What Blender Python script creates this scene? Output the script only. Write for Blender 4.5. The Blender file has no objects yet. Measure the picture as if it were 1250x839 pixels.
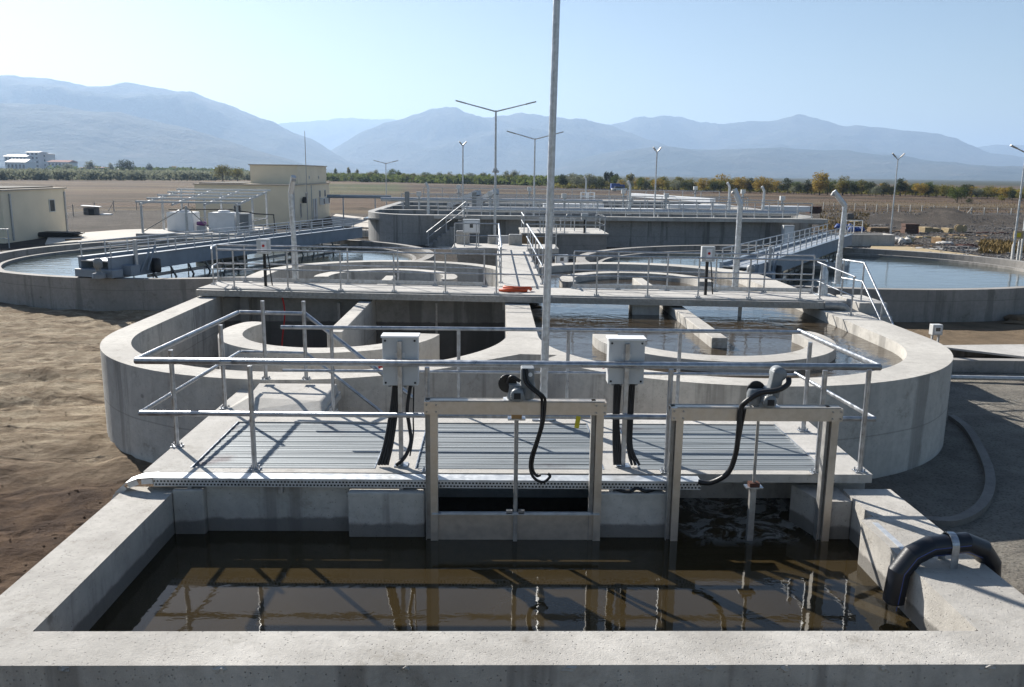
import bpy, bmesh, math, random
from mathutils import Vector, Matrix, noise
from mathutils.geometry import tessellate_polygon
random.seed(7)
C = bpy.context.scene.collection
PI = math.pi
rad = math.radians

# ------------------------------------------------------------------ camera
F, HY, XV, ROLL, CZ = 1037.0, 212.0, 600.0, 0.012, 4.3
pitch = math.atan((419.5-HY)/F)
yaw = math.atan((625-XV)/F*math.cos(pitch))
fw = Vector((math.sin(yaw)*math.cos(pitch), math.cos(yaw)*math.cos(pitch), -math.sin(pitch)))
r0 = Vector((math.cos(yaw), -math.sin(yaw), 0)); u0 = r0.cross(fw)
RV = math.cos(ROLL)*r0 + math.sin(ROLL)*u0
UV = -math.sin(ROLL)*r0 + math.cos(ROLL)*u0
cd = bpy.data.cameras.new('camera'); cam = bpy.data.objects.new('camera', cd); C.objects.link(cam)
cam.matrix_world = Matrix(((RV.x, UV.x, -fw.x, 0), (RV.y, UV.y, -fw.y, 0), (RV.z, UV.z, -fw.z, CZ), (0, 0, 0, 1)))
cd.sensor_width = 36; cd.lens = F/1250*36; cd.clip_start = .05; cd.clip_end = 60000
bpy.context.scene.camera = cam

def ray(px, py): return fw*F + RV*(px-625) + UV*(419.5-py)
def G(px, py, z=0.0):                       # where the sight line through a photo point meets height z
    d = ray(px, py); t = (z-CZ)/d.z
    return Vector((d.x*t, d.y*t, z))
def GY(px, py, y):
    d = ray(px, py); t = y/d.y
    return Vector((d.x*t, y, CZ+d.z*t))

# ------------------------------------------------------------------ node helpers
class NT:
    def __init__(s, name):
        s.m = bpy.data.materials.new(name); s.m.use_nodes = True
        s.t = s.m.node_tree; s.t.nodes.clear()
        s.out = s.n('ShaderNodeOutputMaterial'); s.bsdf = s.n('ShaderNodeBsdfPrincipled')
        s.l(s.bsdf.outputs[0], s.out.inputs[0])
        s.pos = s.n('ShaderNodeNewGeometry').outputs['Position']
    def n(s, t): return s.t.nodes.new(t)
    def l(s, a, b): s.t.links.new(a, b)
    def put(s, inp, v):
        if hasattr(v, 'is_output') or isinstance(v, bpy.types.NodeSocket): s.l(v, inp)
        elif isinstance(v, (tuple, list)) and len(v) == 3 and inp.type == 'RGBA': inp.default_value = (*v, 1)
        else: inp.default_value = v
    def math(s, op, a, b=0.0, c=None, clamp=False):
        n = s.n('ShaderNodeMath'); n.operation = op; n.use_clamp = clamp
        s.put(n.inputs[0], a); s.put(n.inputs[1], b)
        if c is not None: s.put(n.inputs[2], c)
        return n.outputs[0]
    def mix(s, f, a, b, mode='MIX'):
        n = s.n('ShaderNodeMix'); n.data_type = 'RGBA'; n.blend_type = mode
        s.put(n.inputs[0], f); s.put(n.inputs[6], a); s.put(n.inputs[7], b)
        return n.outputs[2]
    def scale(s, v, sc):
        n = s.n('ShaderNodeVectorMath'); n.operation = 'MULTIPLY'
        s.put(n.inputs[0], v); n.inputs[1].default_value = sc
        return n.outputs[0]
    def noise(s, scale, detail=4, rough=.55, vec=None, dist=0.0):
        n = s.n('ShaderNodeTexNoise'); s.l(vec if vec is not None else s.pos, n.inputs['Vector'])
        n.inputs['Scale'].default_value = scale; n.inputs['Detail'].default_value = detail
        n.inputs['Roughness'].default_value = rough; n.inputs['Distortion'].default_value = dist
        return n.outputs[0]
    def vor(s, scale, vec=None, feature='F1', rnd=1.0):
        n = s.n('ShaderNodeTexVoronoi'); n.feature = feature
        s.l(vec if vec is not None else s.pos, n.inputs['Vector'])
        n.inputs['Scale'].default_value = scale; n.inputs['Randomness'].default_value = rnd
        return n.outputs['Distance']
    def ramp(s, f, a, b, lo=0.0, hi=1.0):     # smooth remap of f from [a,b] to [lo,hi]
        n = s.n('ShaderNodeMapRange'); n.interpolation_type = 'SMOOTHSTEP'
        s.put(n.inputs[0], f); n.inputs[1].default_value = a; n.inputs[2].default_value = b
        n.inputs[3].default_value = lo; n.inputs[4].default_value = hi
        return n.outputs[0]
    def sep(s, v):
        n = s.n('ShaderNodeSeparateXYZ'); s.l(v, n.inputs[0]); return n.outputs
    def bump(s, h, dist=.01, strength=1.0, prev=None):
        n = s.n('ShaderNodeBump'); n.inputs['Distance'].default_value = dist; n.inputs['Strength'].default_value = strength
        s.l(h, n.inputs['Height'])
        if prev is not None: s.l(prev, n.inputs['Normal'])
        return n.outputs[0]
    def set(s, **k):
        names = dict(col='Base Color', rough='Roughness', metal='Metallic', normal='Normal', spec='Specular IOR Level', ior='IOR')
        for a, v in k.items(): s.put(s.bsdf.inputs[names[a]], v)
        return s.m

def normal_z(t):
    g = t.n('ShaderNodeNewGeometry'); return t.sep(g.outputs['Normal'])[2]

def concrete(name, light, dark, streak=.6, big=.55, wet=None, rough=.9, grain=1.0):
    t = NT(name)
    a = t.ramp(t.noise(big, 5, .6), .3, .7)
    col = t.mix(a, dark, light)
    f = t.noise(9, 6, .7); col = t.mix(t.ramp(f, .35, .75, 0, .45), col, tuple(c*.72 for c in dark))
    pores = t.vor(28, rnd=1.0); pm = t.ramp(pores, .06, .20, .85, 0)
    pm = t.math('MULTIPLY', pm, t.ramp(t.noise(2.3, 3), .40, .62))
    col = t.mix(pm, col, tuple(c*.4 for c in dark))
    side = t.ramp(normal_z(t), .3, .7, 1, 0)
    st = t.noise(1.0, 5, .65, t.scale(t.pos, (1.6, 1.6, .12)))
    sm = t.math('MULTIPLY', t.math('MULTIPLY', t.ramp(st, .54, .62), side), streak*.8)
    col = t.mix(sm, col, tuple(c*.5 for c in dark))
    st2 = t.noise(1.0, 4, .6, t.scale(t.pos, (7, 7, .3)))
    sm2 = t.math('MULTIPLY', t.math('MULTIPLY', t.ramp(st2, .5, .75), side), streak*.22)
    col = t.mix(sm2, col, tuple(min(1, c*1.35) for c in light))
    # round form-tie marks and lift lines on the vertical faces
    lz = t.math('ADD', t.sep(t.pos)[2], t.math('MULTIPLY', t.noise(.5, 2), .12))
    lift = t.math('MULTIPLY', t.ramp(t.math('ABSOLUTE', t.math('SUBTRACT', lz, .72)), .006, .016, .45, 0), side)
    col = t.mix(lift, col, tuple(c*.5 for c in dark))
    tie = t.vor(.9, t.scale(t.pos, (1, 1, 1.4)), rnd=.55)
    tm = t.math('MULTIPLY', t.math('MULTIPLY', t.ramp(t.math('ADD', tie, t.math('MULTIPLY', t.noise(9, 3), .05)), .06, .085, .7, 0), side), 1.0)
    col = t.mix(tm, col, tuple(c*.45 for c in dark))
    if wet is not None:
        z = t.sep(t.pos)[2]
        zz = t.math('ADD', z, t.math('MULTIPLY', t.math('SUBTRACT', t.noise(3.5, 4, .7), .5), .10))
        wm = t.math('MULTIPLY', t.ramp(zz, wet-.02, wet+.02, .8, 0), side)
        wm = t.math('MULTIPLY', wm, t.ramp(t.sep(t.pos)[1], 5.2, 5.3))
        col = t.mix(wm, col, tuple(c*.3 for c in dark))
    dirt = t.math('MULTIPLY', t.ramp(t.noise(1.7, 6, .72, None, .6), .52, .72), t.ramp(t.noise(12, 4, .7), .35, .6))
    col = t.mix(t.math('MULTIPLY', dirt, .7), col, (dark[0]*.55, dark[1]*.52, dark[2]*.47))
    b = t.bump(t.noise(55, 6, .85), .007*grain, .8)
    b = t.bump(t.noise(5, 6, .75), .010*grain, .7, b)
    b = t.bump(t.ramp(pores, .03, .20), .007*grain, .9, b)
    return t.set(col=col, rough=rough, normal=b)

def metal(name, c, rough=.38, met=.85, var=.25, bumpd=.0):
    t = NT(name)
    f = t.noise(14, 4, .6); g = t.noise(2.1, 3, .6)
    col = t.mix(t.ramp(f, .3, .7), tuple(x*(1-var) for x in c), c)
    col = t.mix(t.ramp(g, .55, .8, 0, .35), col, tuple(x*.55 for x in c))
    k = dict(col=col, metal=met, rough=t.ramp(f, .2, .8, rough-.08, rough+.14))
    if bumpd: k['normal'] = t.bump(t.noise(90, 2), bumpd)
    return t.set(**k)

def paint(name, c, rough=.6, var=.2, scale=3.0, spec=.4):
    t = NT(name)
    f = t.noise(scale, 5, .65)
    col = t.mix(t.ramp(f, .3, .75), c, tuple(x*(1-var) for x in c))
    return t.set(col=col, rough=rough, spec=spec, normal=t.bump(t.noise(scale*12, 3), .002, .5))

M = {}
M['conc'] = concrete('concrete_basin', (.51, .485, .445), (.36, .34, .31), .8, 1.1, wet=.86, grain=1.3)
M['conc_ditch'] = concrete('concrete_ditch', (.53, .505, .46), (.38, .36, .33), .8, .6)
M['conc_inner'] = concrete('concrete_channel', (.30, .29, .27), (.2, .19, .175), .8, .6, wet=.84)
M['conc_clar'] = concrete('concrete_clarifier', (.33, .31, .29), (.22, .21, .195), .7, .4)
M['conc_kerb'] = concrete('concrete_kerb', (.22, .205, .185), (.13, .12, .11), .5, .8)
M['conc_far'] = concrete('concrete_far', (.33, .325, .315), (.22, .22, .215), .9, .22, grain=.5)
M['conc_slab'] = concrete('concrete_slab', (.50, .48, .45), (.38, .365, .34), .4, .7)
M['conc_path'] = concrete('concrete_paving', (.5, .46, .41), (.4, .365, .32), .2, .15, grain=.6)
M['galv'] = metal('galvanised_steel', (.46, .48, .51), .34, .85, .35)
M['galv_far'] = metal('galvanised_far', (.46, .48, .50), .5, .5, .25)
M['galv_post'] = metal('galvanised_post', (.58, .60, .62), .40, .65, .35)
M['stainless'] = metal('stainless_frame', (.52, .475, .42), .38, .7, .16)
M['steel_dull'] = metal('dull_steel', (.38, .37, .355), .5, .55, .3)
M['tray'] = metal('tray_steel', (.56, .58, .60), .45, .5, .2)
M['bridge'] = paint('grey_blue_paint', (.20, .245, .30), .5, .25, 1.5)
M['motor'] = paint('motor_grey', (.21, .225, .235), .45, .25, 9)
M['box'] = paint('cabinet_grey', (.52, .53, .53), .5, .12, 4)
M['white'] = paint('white_plastic', (.74, .75, .76), .5, .1, 2)
M['black'] = paint('black_rubber', (.012, .012, .014), .42, .3, 10)
M['pipe'] = paint('black_polyethylene', (.010, .012, .018), .38, .3, 6)
M['blue_line'] = paint('blue_stripe', (.03, .07, .28), .5)
M['red'] = paint('red_plastic', (.5, .025, .02), .5)
M['orange'] = paint('orange_red_hose', (.55, .08, .02), .55)
M['yellow'] = paint('yellow_tag', (.6, .5, .03), .6)
M['dark'] = paint('dark_recess', (.02, .02, .022), .7)
M['brass'] = metal('brass_nut', (.35, .22, .10), .5, .6, .3)
M['cream'] = paint('cream_render', (.76, .67, .51), .9, .10, .6, .2)
M['cream_dark'] = paint('cream_trim', (.44, .39, .33), .9, .1, .6, .2)
M['roof_felt'] = paint('dark_roof_felt', (.06, .055, .05), .9)
M['glass'] = paint('window_glass', (.05, .06, .07), .12, .2, 2, .6)
M['frame_white'] = paint('window_frame_white', (.6, .6, .58), .6)
M['wood'] = paint('weathered_timber', (.22, .15, .09), .85, .4, 6, .2)
M['board'] = paint('brown_board', (.26, .17, .09), .8, .3, 3, .2)
M['tarp_blue'] = paint('blue_tarp', (.02, .07, .28), .6, .3, 4)
M['brick'] = paint('brick_stack_brown', (.12, .075, .06), .9, .35, 6, .2)
M['rust'] = paint('rusty_steel', (.09, .04, .03), .85, .4, 5, .2)
M['bag'] = paint('white_sack', (.55, .53, .5), .85, .3, 5, .2)
M['tan'] = paint('pale_timber', (.42, .33, .2), .85, .3, 5, .2)
M['grey_block'] = paint('grey_block', (.17, .165, .165), .9, .3, 7, .2)
M['roof_red'] = paint('red_tile_roof', (.26, .10, .07), .9, .3, .2, .2)
M['far_white'] = paint('far_white_wall', (.62, .63, .64), .8, .1, .1, .2)
M['far_roof'] = paint('far_pale_roof', (.68, .66, .64), .6, .1, .1)

# galvanised grating with plum coloured water marks
t = NT('grating_steel')
f = t.noise(1.0, 4, .6, t.scale(t.pos, (.5, 30, 1)))
col = t.mix(t.ramp(f, .3, .7), (.14, .16, .175), (.32, .345, .36))
s = t.ramp(t.noise(1.1, 4, .6), .58, .72, 0, .75)
col = t.mix(s, col, (.085, .06, .07))
M['grating'] = t.set(col=col, metal=.25, rough=.62, spec=.3, normal=t.bump(t.noise(50, 3), .002))

def water(name, deep, rough=.03, amp=.02, sc=2.0, stretch=(1, 1, 1), foam=None, spec=.5):
    t = NT(name)
    v = t.scale(t.pos, stretch)
    n1 = t.noise(sc, 4, .6, v, .4); n2 = t.noise(sc*4.3, 3, .6, v, .2)
    b = t.bump(n1, amp, 1.0); b = t.bump(n2, amp*.18, 1.0, b)
    col = t.mix(t.ramp(t.noise(.6, 3), .3, .7), deep, tuple(c*.75 for c in deep))
    r = rough
    if foam:
        fm = foam(t); col = t.mix(fm, col, (.33, .33, .31)); r = t.ramp(fm, 0, 1, rough, .6)
    return t.set(col=col, rough=r, normal=b, ior=1.33, spec=spec)
def foam_mask(t):
    p = t.sep(t.pos)
    inx = t.math('MULTIPLY', t.ramp(p[0], 1.85, 2.1), t.ramp(p[0], 3.2, 3.4, 1, 0))
    iny = t.math('MULTIPLY', t.ramp(p[1], 7.7, 8.2), t.ramp(p[1], 9.0, 9.6, 1, 0))
    w = t.ramp(t.noise(2.6, 6, .7, None, 1.2), .46, .60, 0, .8)
    return t.math('MULTIPLY', t.math('MULTIPLY', inx, iny), w)
M['w_front'] = water('basin_water', (.036, .026, .012), .035, .0028, 1.4, (1, 1.2, 1), foam_mask)
M['w_ditch'] = water('ditch_water', (.055, .042, .028), .05, .022, 1.3, (.8, 1.3, 1))
M['w_clar'] = water('clarifier_water', (.05, .06, .055), .03, .010, 1.2, (.6, 1.6, 1))
M['w_far'] = water('far_tank_water', (.30, .30, .29), .12, .05, .8)

# ------------------------------------------------------------------ mesh builder
def frame_of(d):
    d = d.normalized(); a = Vector((0, 0, 1)) if abs(d.z) < .9 else Vector((1, 0, 0))
    x = d.cross(a).normalized(); return x, x.cross(d).normalized()

class MB:
    def __init__(s): s.v = []; s.f = []; s.sm = []
    def add(s, vs, fs, smooth=False):
        o = len(s.v); s.v += [tuple(v) for v in vs]
        for f in fs: s.f.append([i+o for i in f]); s.sm.append(smooth)
        return s
    def box(s, x0, x1, y0, y1, z0, z1, rz=0.0, tilt=0.0):
        cx, cy = (x0+x1)/2, (y0+y1)/2
        vs = []
        for z in (z0, z1):
            for x, y in ((x0, y0), (x1, y0), (x1, y1), (x0, y1)):
                p = Vector((x-cx, y-cy, z-z0))
                if tilt: p = Matrix.Rotation(tilt, 3, 'X') @ p
                if rz: p = Matrix.Rotation(rz, 3, 'Z') @ p
                vs.append((p.x+cx, p.y+cy, p.z+z0))
        return s.add(vs, [(3, 2, 1, 0), (4, 5, 6, 7), (0, 1, 5, 4), (1, 2, 6, 5), (2, 3, 7, 6), (3, 0, 4, 7)])
    def beam(s, p, q, w, h, up=None):
        p, q = Vector(p), Vector(q); d = (q-p).normalized()
        u = Vector(up) if up else (Vector((0, 0, 1)) if abs(d.z) < .95 else Vector((0, 1, 0)))
        x = d.cross(u).normalized(); y = x.cross(d).normalized()
        vs = [c+x*a*w/2+y*b*h/2 for c in (p, q) for a, b in ((-1, -1), (1, -1), (1, 1), (-1, 1))]
        return s.add(vs, [(0, 1, 2, 3), (7, 6, 5, 4), (0, 4, 5, 1), (1, 5, 6, 2), (2, 6, 7, 3), (3, 7, 4, 0)])
    def tube(s, pts, r, n=10, r1=None, caps=True, flat=False):
        pts = [Vector(p) for p in pts]; m = len(pts); rings = []
        x = None
        for i, p in enumerate(pts):
            d = (pts[min(i+1, m-1)]-pts[max(i-1, 0)])
            if x is None: x, y = frame_of(d)
            else:
                dn = d.normalized(); x = (x-dn*x.dot(dn)).normalized(); y = x.cross(dn).normalized()
            k = 1.0
            if 0 < i < m-1:
                a = (pts[i]-pts[i-1]).normalized().dot((pts[i+1]-pts[i]).normalized())
                k = 1/max(.6, math.sqrt(max(.01, (1+a)/2)))
            rr = (r if r1 is None else r+(r1-r)*i/(m-1))
            rings.append([p+(x*math.cos(2*PI*j/n)+y*math.sin(2*PI*j/n))*rr*(k if k < 1.3 else 1.3) for j in range(n)])
        vs = [v for rg in rings for v in rg]
        fs = [(i*n+j, i*n+(j+1) % n, (i+1)*n+(j+1) % n, (i+1)*n+j) for i in range(m-1) for j in range(n)]
        s.add(vs, fs, not flat)
        if caps: s.add(rings[0], [tuple(range(n))[::-1]]); s.add(rings[-1], [tuple(range(n))])
        return s
    def prism(s, poly, z0, z1, holes=()):
        loops = [list(poly)]+[list(h) for h in holes]
        for top, z in ((1, z1), (0, z0)):
            tri = tessellate_polygon([[Vector((x, y, 0)) for x, y in lp] for lp in loops])
            flat = [(x, y, z) for lp in loops for x, y in lp]
            fs = []
            for a, b, c in tri:
                A, B, D = flat[a], flat[b], flat[c]
                cr = (B[0]-A[0])*(D[1]-A[1])-(B[1]-A[1])*(D[0]-A[0])
                if abs(cr) < 1e-12: continue
                if (cr > 0) != bool(top): fs.append((a, c, b))
                else: fs.append((a, b, c))
            s.add(flat, fs)
        for k, lp in enumerate(loops):
            area = sum(lp[i][0]*lp[(i+1) % len(lp)][1]-lp[(i+1) % len(lp)][0]*lp[i][1] for i in range(len(lp)))
            ccw = area > 0
            n = len(lp); vs = [(x, y, z0) for x, y in lp]+[(x, y, z1) for x, y in lp]
            fs = []
            for i in range(n):
                j = (i+1) % n; q = (i, j, n+j, n+i)
                if ccw == (k > 0): q = q[::-1]
                fs.append(q)
            s.add(vs, fs)
        return s
    def lathe(s, c, prof, n=20, axis='Z', smooth=True):
        c = Vector(c); vs = []
        for r, h in prof:
            for j in range(n):
                a = 2*PI*j/n; p = Vector((r*math.cos(a), r*math.sin(a), h))
                if axis == 'Y': p = Vector((p.x, -p.z, p.y))
                if axis == 'X': p = Vector((p.z, p.x, p.y))
                vs.append(c+p)
        m = len(prof)
        fs = [(i*n+j, i*n+(j+1) % n, (i+1)*n+(j+1) % n, (i+1)*n+j) for i in range(m-1) for j in range(n)]
        s.add(vs, fs, smooth)
        s.add(vs[:n], [tuple(range(n))[::-1]]); s.add(vs[-n:], [tuple(range(n))])
        return s
    def blob(s, c, rx, ry, rz, seed=0, sub=2, amp=.3):
        bm = bmesh.new(); bmesh.ops.create_icosphere(bm, subdivisions=sub, radius=1)
        o = Vector((seed*3.1, seed*1.7, seed*.9)); vs = []
        for v in bm.verts:
            k = 1+amp*noise.noise(v.co*1.6+o)+amp*.5*noise.noise(v.co*4+o)
            vs.append((c[0]+v.co.x*k*rx, c[1]+v.co.y*k*ry, c[2]+v.co.z*k*rz))
        s.add(vs, [[v.index for v in f.verts] for f in bm.faces], False); bm.free(); return s
    def build(s, name, m, parent=None, bevel=0.0):
        me = bpy.data.meshes.new(name); me.from_pydata(s.v, [], s.f); me.update()
        me.polygons.foreach_set('use_smooth', s.sm)
        me.materials.append(M[m] if isinstance(m, str) else m)
        o = bpy.data.objects.new(name, me); C.objects.link(o)
        if parent is not None: o.parent = parent
        if bevel:
            b = o.modifiers.new('bevel', 'BEVEL'); b.width = bevel; b.segments = 2; b.limit_method = 'ANGLE'; b.angle_limit = rad(50)
        return o

def tag(o, label=None, cat=None, group=None, kind=None):
    if label: o['label'] = label
    if cat: o['category'] = cat
    if group: o['group'] = group
    if kind: o['kind'] = kind
    return o
def thing(name, label, cat, loc=(0, 0, 0), rz=0.0, group=None):
    o = bpy.data.objects.new(name, None); C.objects.link(o); o.location = loc; o.rotation_euler = (0, 0, rz)
    o.empty_display_size = .2
    return tag(o, label, cat, group)
def dup(root, loc, rz=0.0, label=None, sc=1.0):
    r = root.copy(); C.objects.link(r); r.location = loc; r.rotation_euler = (0, 0, rz)
    r.scale = (sc, sc, sc) if not isinstance(sc, tuple) else sc
    if label: r['label'] = label
    for ch in list(root.children):
        c = ch.copy(); C.objects.link(c); c.parent = r
        for g in ch.children:
            d = g.copy(); C.objects.link(d); d.parent = c
    return r
def struct(o): o['kind'] = 'structure'; return o
def arc(cx, cy, rx, ry, a0, a1, n=40):
    return [(cx+rx*math.cos(rad(a0+(a1-a0)*i/n)), cy+ry*math.sin(rad(a0+(a1-a0)*i/n))) for i in range(n+1)]
def smooth_path(pts, k=6):
    P_ = [Vector(p) for p in pts]; out = []
    for i in range(len(P_)-1):
        a, b, c, d = P_[max(i-1, 0)], P_[i], P_[i+1], P_[min(i+2, len(P_)-1)]
        for j in range(k):
            u = j/k
            out.append(.5*((2*b)+(c-a)*u+(2*a-5*b+4*c-d)*u*u+(3*b-a-3*c+d)*u**3))
    return out+[P_[-1]]
def interp(tab, x):
    if x <= tab[0][0]: return tab[0][1]
    for (a, b), (c, d) in zip(tab, tab[1:]):
        if x <= c:
            u = (x-a)/(c-a); return b+(d-b)*u
    return tab[-1][1]

# ------------------------------------------------------------------ world, sun, view
SUN_AZ_X, SUN_AZ_Y, EL = -.6, .8, rad(31)
w = bpy.data.worlds.new('World'); bpy.context.scene.world = w; w.use_nodes = True
nt = w.node_tree; nt.nodes.clear()
sky = nt.nodes.new('ShaderNodeTexSky'); sky.sky_type = 'NISHITA'; sky.sun_disc = False
sky.sun_elevation = EL; sky.sun_rotation = math.atan2(SUN_AZ_X, SUN_AZ_Y)
sky.air_density = 1.0; sky.dust_density = .6; sky.ozone_density = 1.6
bg = nt.nodes.new('ShaderNodeBackground'); bg.inputs[1].default_value = .05
wo = nt.nodes.new('ShaderNodeOutputWorld')
nt.links.new(sky.outputs[0], bg.inputs[0]); nt.links.new(bg.outputs[0], wo.inputs[0])
sl = bpy.data.lights.new('sun', 'SUN'); sl.energy = 5.0; sl.angle = rad(.5); sl.color = (1, .95, .87)
so = bpy.data.objects.new('sun', sl); C.objects.link(so)
ld = Vector((-SUN_AZ_X*math.cos(EL), -SUN_AZ_Y*math.cos(EL), -math.sin(EL)))
so.rotation_euler = ld.to_track_quat('-Z', 'Y').to_euler()
sc = bpy.context.scene
sc.view_settings.view_transform = 'Standard'; sc.view_settings.look = 'None'
sc.view_settings.exposure = 1.1; sc.view_settings.gamma = 1.0
sc.render.engine = 'CYCLES'
try:
    sc.cycles.max_bounces = 6; sc.cycles.diffuse_bounces = 3; sc.cycles.glossy_bounces = 3; sc.cycles.volume_bounces = 0
except Exception: pass

# ------------------------------------------------------------------ ground
ditch_left_hole = arc(-3.0, 15.3, 3.5, 3.5, 180, 360)+arc(-3.0, 24.4, 3.5, 3.5, 0, 180)
def in_left(x, y):
    if not (-6.5 < x < .5): return False
    if 15.3 <= y <= 24.4: return True
    cy = 15.3 if y < 15.3 else 24.4
    return (x+3)**2+(y-cy)**2 < 3.5**2
def axis(dense0, dense1, step, far0, far1, g=1.13):
    a = [dense0+i*step for i in range(int(round((dense1-dense0)/step))+1)]
    st = step; v = a[-1]
    while v < far1: st *= g; v += st; a.append(v)
    st = step; v = a[0]; b = []
    while v > far0: st *= g; v -= st; b.append(v)
    return b[::-1]+a
def fbm(x, y, s, o=4):
    return noise.fractal(Vector((x*s, y*s, 3.3)), 1.0, 2.1, o)
def ground_z(x, y):
    z = 0.0
    if -28 < x < -3.8 and y < 27:
        e = min(1, (-3.8-x)/2)*min(1, max(0, (x+28)/6))
        z += e*(.07*fbm(x, y, .8)+.05*fbm(x, y, 2.6)+.035*noise.noise(Vector((x*5.2, y*5.2, 1)))+.035*fbm(x*.6, y*1.5, 1.0))
        z -= e*.10*math.exp(-((y-(19.5+.2*x))/.35)**2)+e*.10*math.exp(-((y-(17.4+.2*x))/.35)**2)
    if x > 8.3 and y < 26:
        z += .03*fbm(x, y, 1.0)*min(1, (x-8.3)/1)
    if x > 13 and 40 < y < 110:                      # spoil ridges on the right
        e = min(1, (x-22)/6) if x > 22 else 0
        z += max(0, e)*(1.1*math.exp(-((y-(86-.25*(x-40)))/3.0)**2)*(.5+.9*max(0, fbm(x, y, .25)+.4)) + .12*fbm(x, y, .4))
    if x < -9 and 88 < y < 130: z += .5*max(0, fbm(x, y, .2))*math.exp(-((y-100)/7)**2)
    if y > 130: z += .25*fbm(x, y, .03)*min(1, (y-130)/60)
    return z
xs = axis(-24, 30, .17, -16000, 16000); ys = axis(3, 46, .17, -600, 16000)
g = MB(); nx = len(xs)
gv = [(x, y, ground_z(x, y)) for y in ys for x in xs]
gf = []
for j in range(len(ys)-1):
    for i in range(nx-1):
        if in_left((xs[i]+xs[i+1])/2, (ys[j]+ys[j+1])/2): continue
        gf.append((j*nx+i, j*nx+i+1, (j+1)*nx+i+1, (j+1)*nx+i))
g.add(gv, gf, True)

t = NT('ground_soil')
p = t.sep(t.pos); X, Y = p[0], p[1]
big = t.noise(.35, 5, .6); mid = t.noise(1.6, 5, .65); fine = t.noise(14, 5, .7)
# near sandy soil with wheel tracks, redder and darker towards the basin
trk = t.math('ADD', t.math('MULTIPLY', t.noise(1.0, 8, .78, t.scale(t.pos, (.55, 1.5, 1)), 1.6), .5), t.math('MULTIPLY', t.noise(1.0, 9, .8, t.scale(t.pos, (.22, 3.6, 1)), .5), .5))
sand = t.mix(t.ramp(trk, .38, .62), (.66, .55, .40), (.26, .195, .13))
sand = t.mix(t.ramp(mid, .42, .6, 0, .6), sand, (.26, .19, .12))
brown = t.mix(t.ramp(mid, .35, .65), (.17, .11, .07), (.085, .055, .04))
dist = t.math('ADD', Y, t.math('MULTIPLY', big, 4.0))
rl = t.math('ADD', t.math('ADD', Y, t.math('MULTIPLY', X, -.22)), t.math('MULTIPLY', t.noise(.18, 2), 6.0))
rb = t.math('ABSOLUTE', t.math('SUBTRACT', t.math('FRACT', t.math('MULTIPLY', rl, .55)), .5))
rut = t.math('MULTIPLY', t.ramp(rb, .06, .12, 1, 0), t.ramp(t.noise(3.5, 5, .7), .35, .6))
sand = t.mix(t.math('MULTIPLY', rut, .6), sand, (.20, .145, .095))
left = t.mix(t.ramp(dist, 12.5, 16.0), brown, sand); left = t.mix(t.ramp(Y, 4.2, 4.8, 1, 0), left, (.36, .29, .21))  # pale unseen ground before the basin, added to bounce light onto its front wall
left = t.mix(t.ramp(fine, .45, .8, 0, .35), left, (.07, .05, .035))
grav = t.mix(t.ramp(mid, .3, .7), (.26, .24, .21), (.38, .35, .30))
grav = t.mix(t.ramp(t.vor(22), .1, .5, .5, 0), grav, (.06, .055, .05))
tanr = t.mix(t.ramp(mid, .3, .7), (.30, .225, .15), (.2, .15, .1))
right = t.mix(t.ramp(t.math('ADD', Y, t.math('MULTIPLY', big, 2.0)), 20.3, 21.3), grav, tanr)
near = t.mix(t.ramp(X, 4.6, 6), left, right)
yard = t.mix(t.ramp(t.noise(.12, 5, .65), .3, .7), (.055, .048, .043), (.10, .086, .074))
yard = t.mix(t.ramp(t.noise(.5, 5, .7), .5, .75, 0, .6), yard, (.19, .16, .13))
# fields in strips parallel to the horizon
strip = t.noise(1.0, 4, .6, t.scale(t.pos, (.012, .10, 1)))
fld = t.mix(t.ramp(strip, .35, .65), (.085, .054, .036), (.135, .092, .06))
fld = t.mix(t.ramp(t.noise(.25, 6, .7), .5, .8, 0, .7), fld, (.15, .115, .06))
plough = t.mix(t.ramp(strip, .35, .65), (.05, .033, .026), (.08, .054, .042))
az = t.math('DIVIDE', X, t.math('MAXIMUM', Y, 1.0))
pl = t.math('MULTIPLY', t.ramp(az, -.12, -.08), t.ramp(az, .22, .3, 1, 0))
fld = t.mix(pl, fld, plough)
grn = t.math('MULTIPLY', t.math('MULTIPLY', t.ramp(az, -.30, -.24), t.ramp(az, -.115, -.09, 1, 0)), t.math('MULTIPLY', t.ramp(Y, 150, 165), t.ramp(Y, 290, 330, 1, 0)))
fld = t.mix(t.math('MULTIPLY', grn, t.ramp(t.noise(.05, 4, .7, t.scale(t.pos, (.3, 1, 1))), .3, .5)), fld, (.05, .07, .02))
ye = t.math('ADD', Y, t.math('MULTIPLY', t.noise(.06, 4, .6), 30.0))
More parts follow.
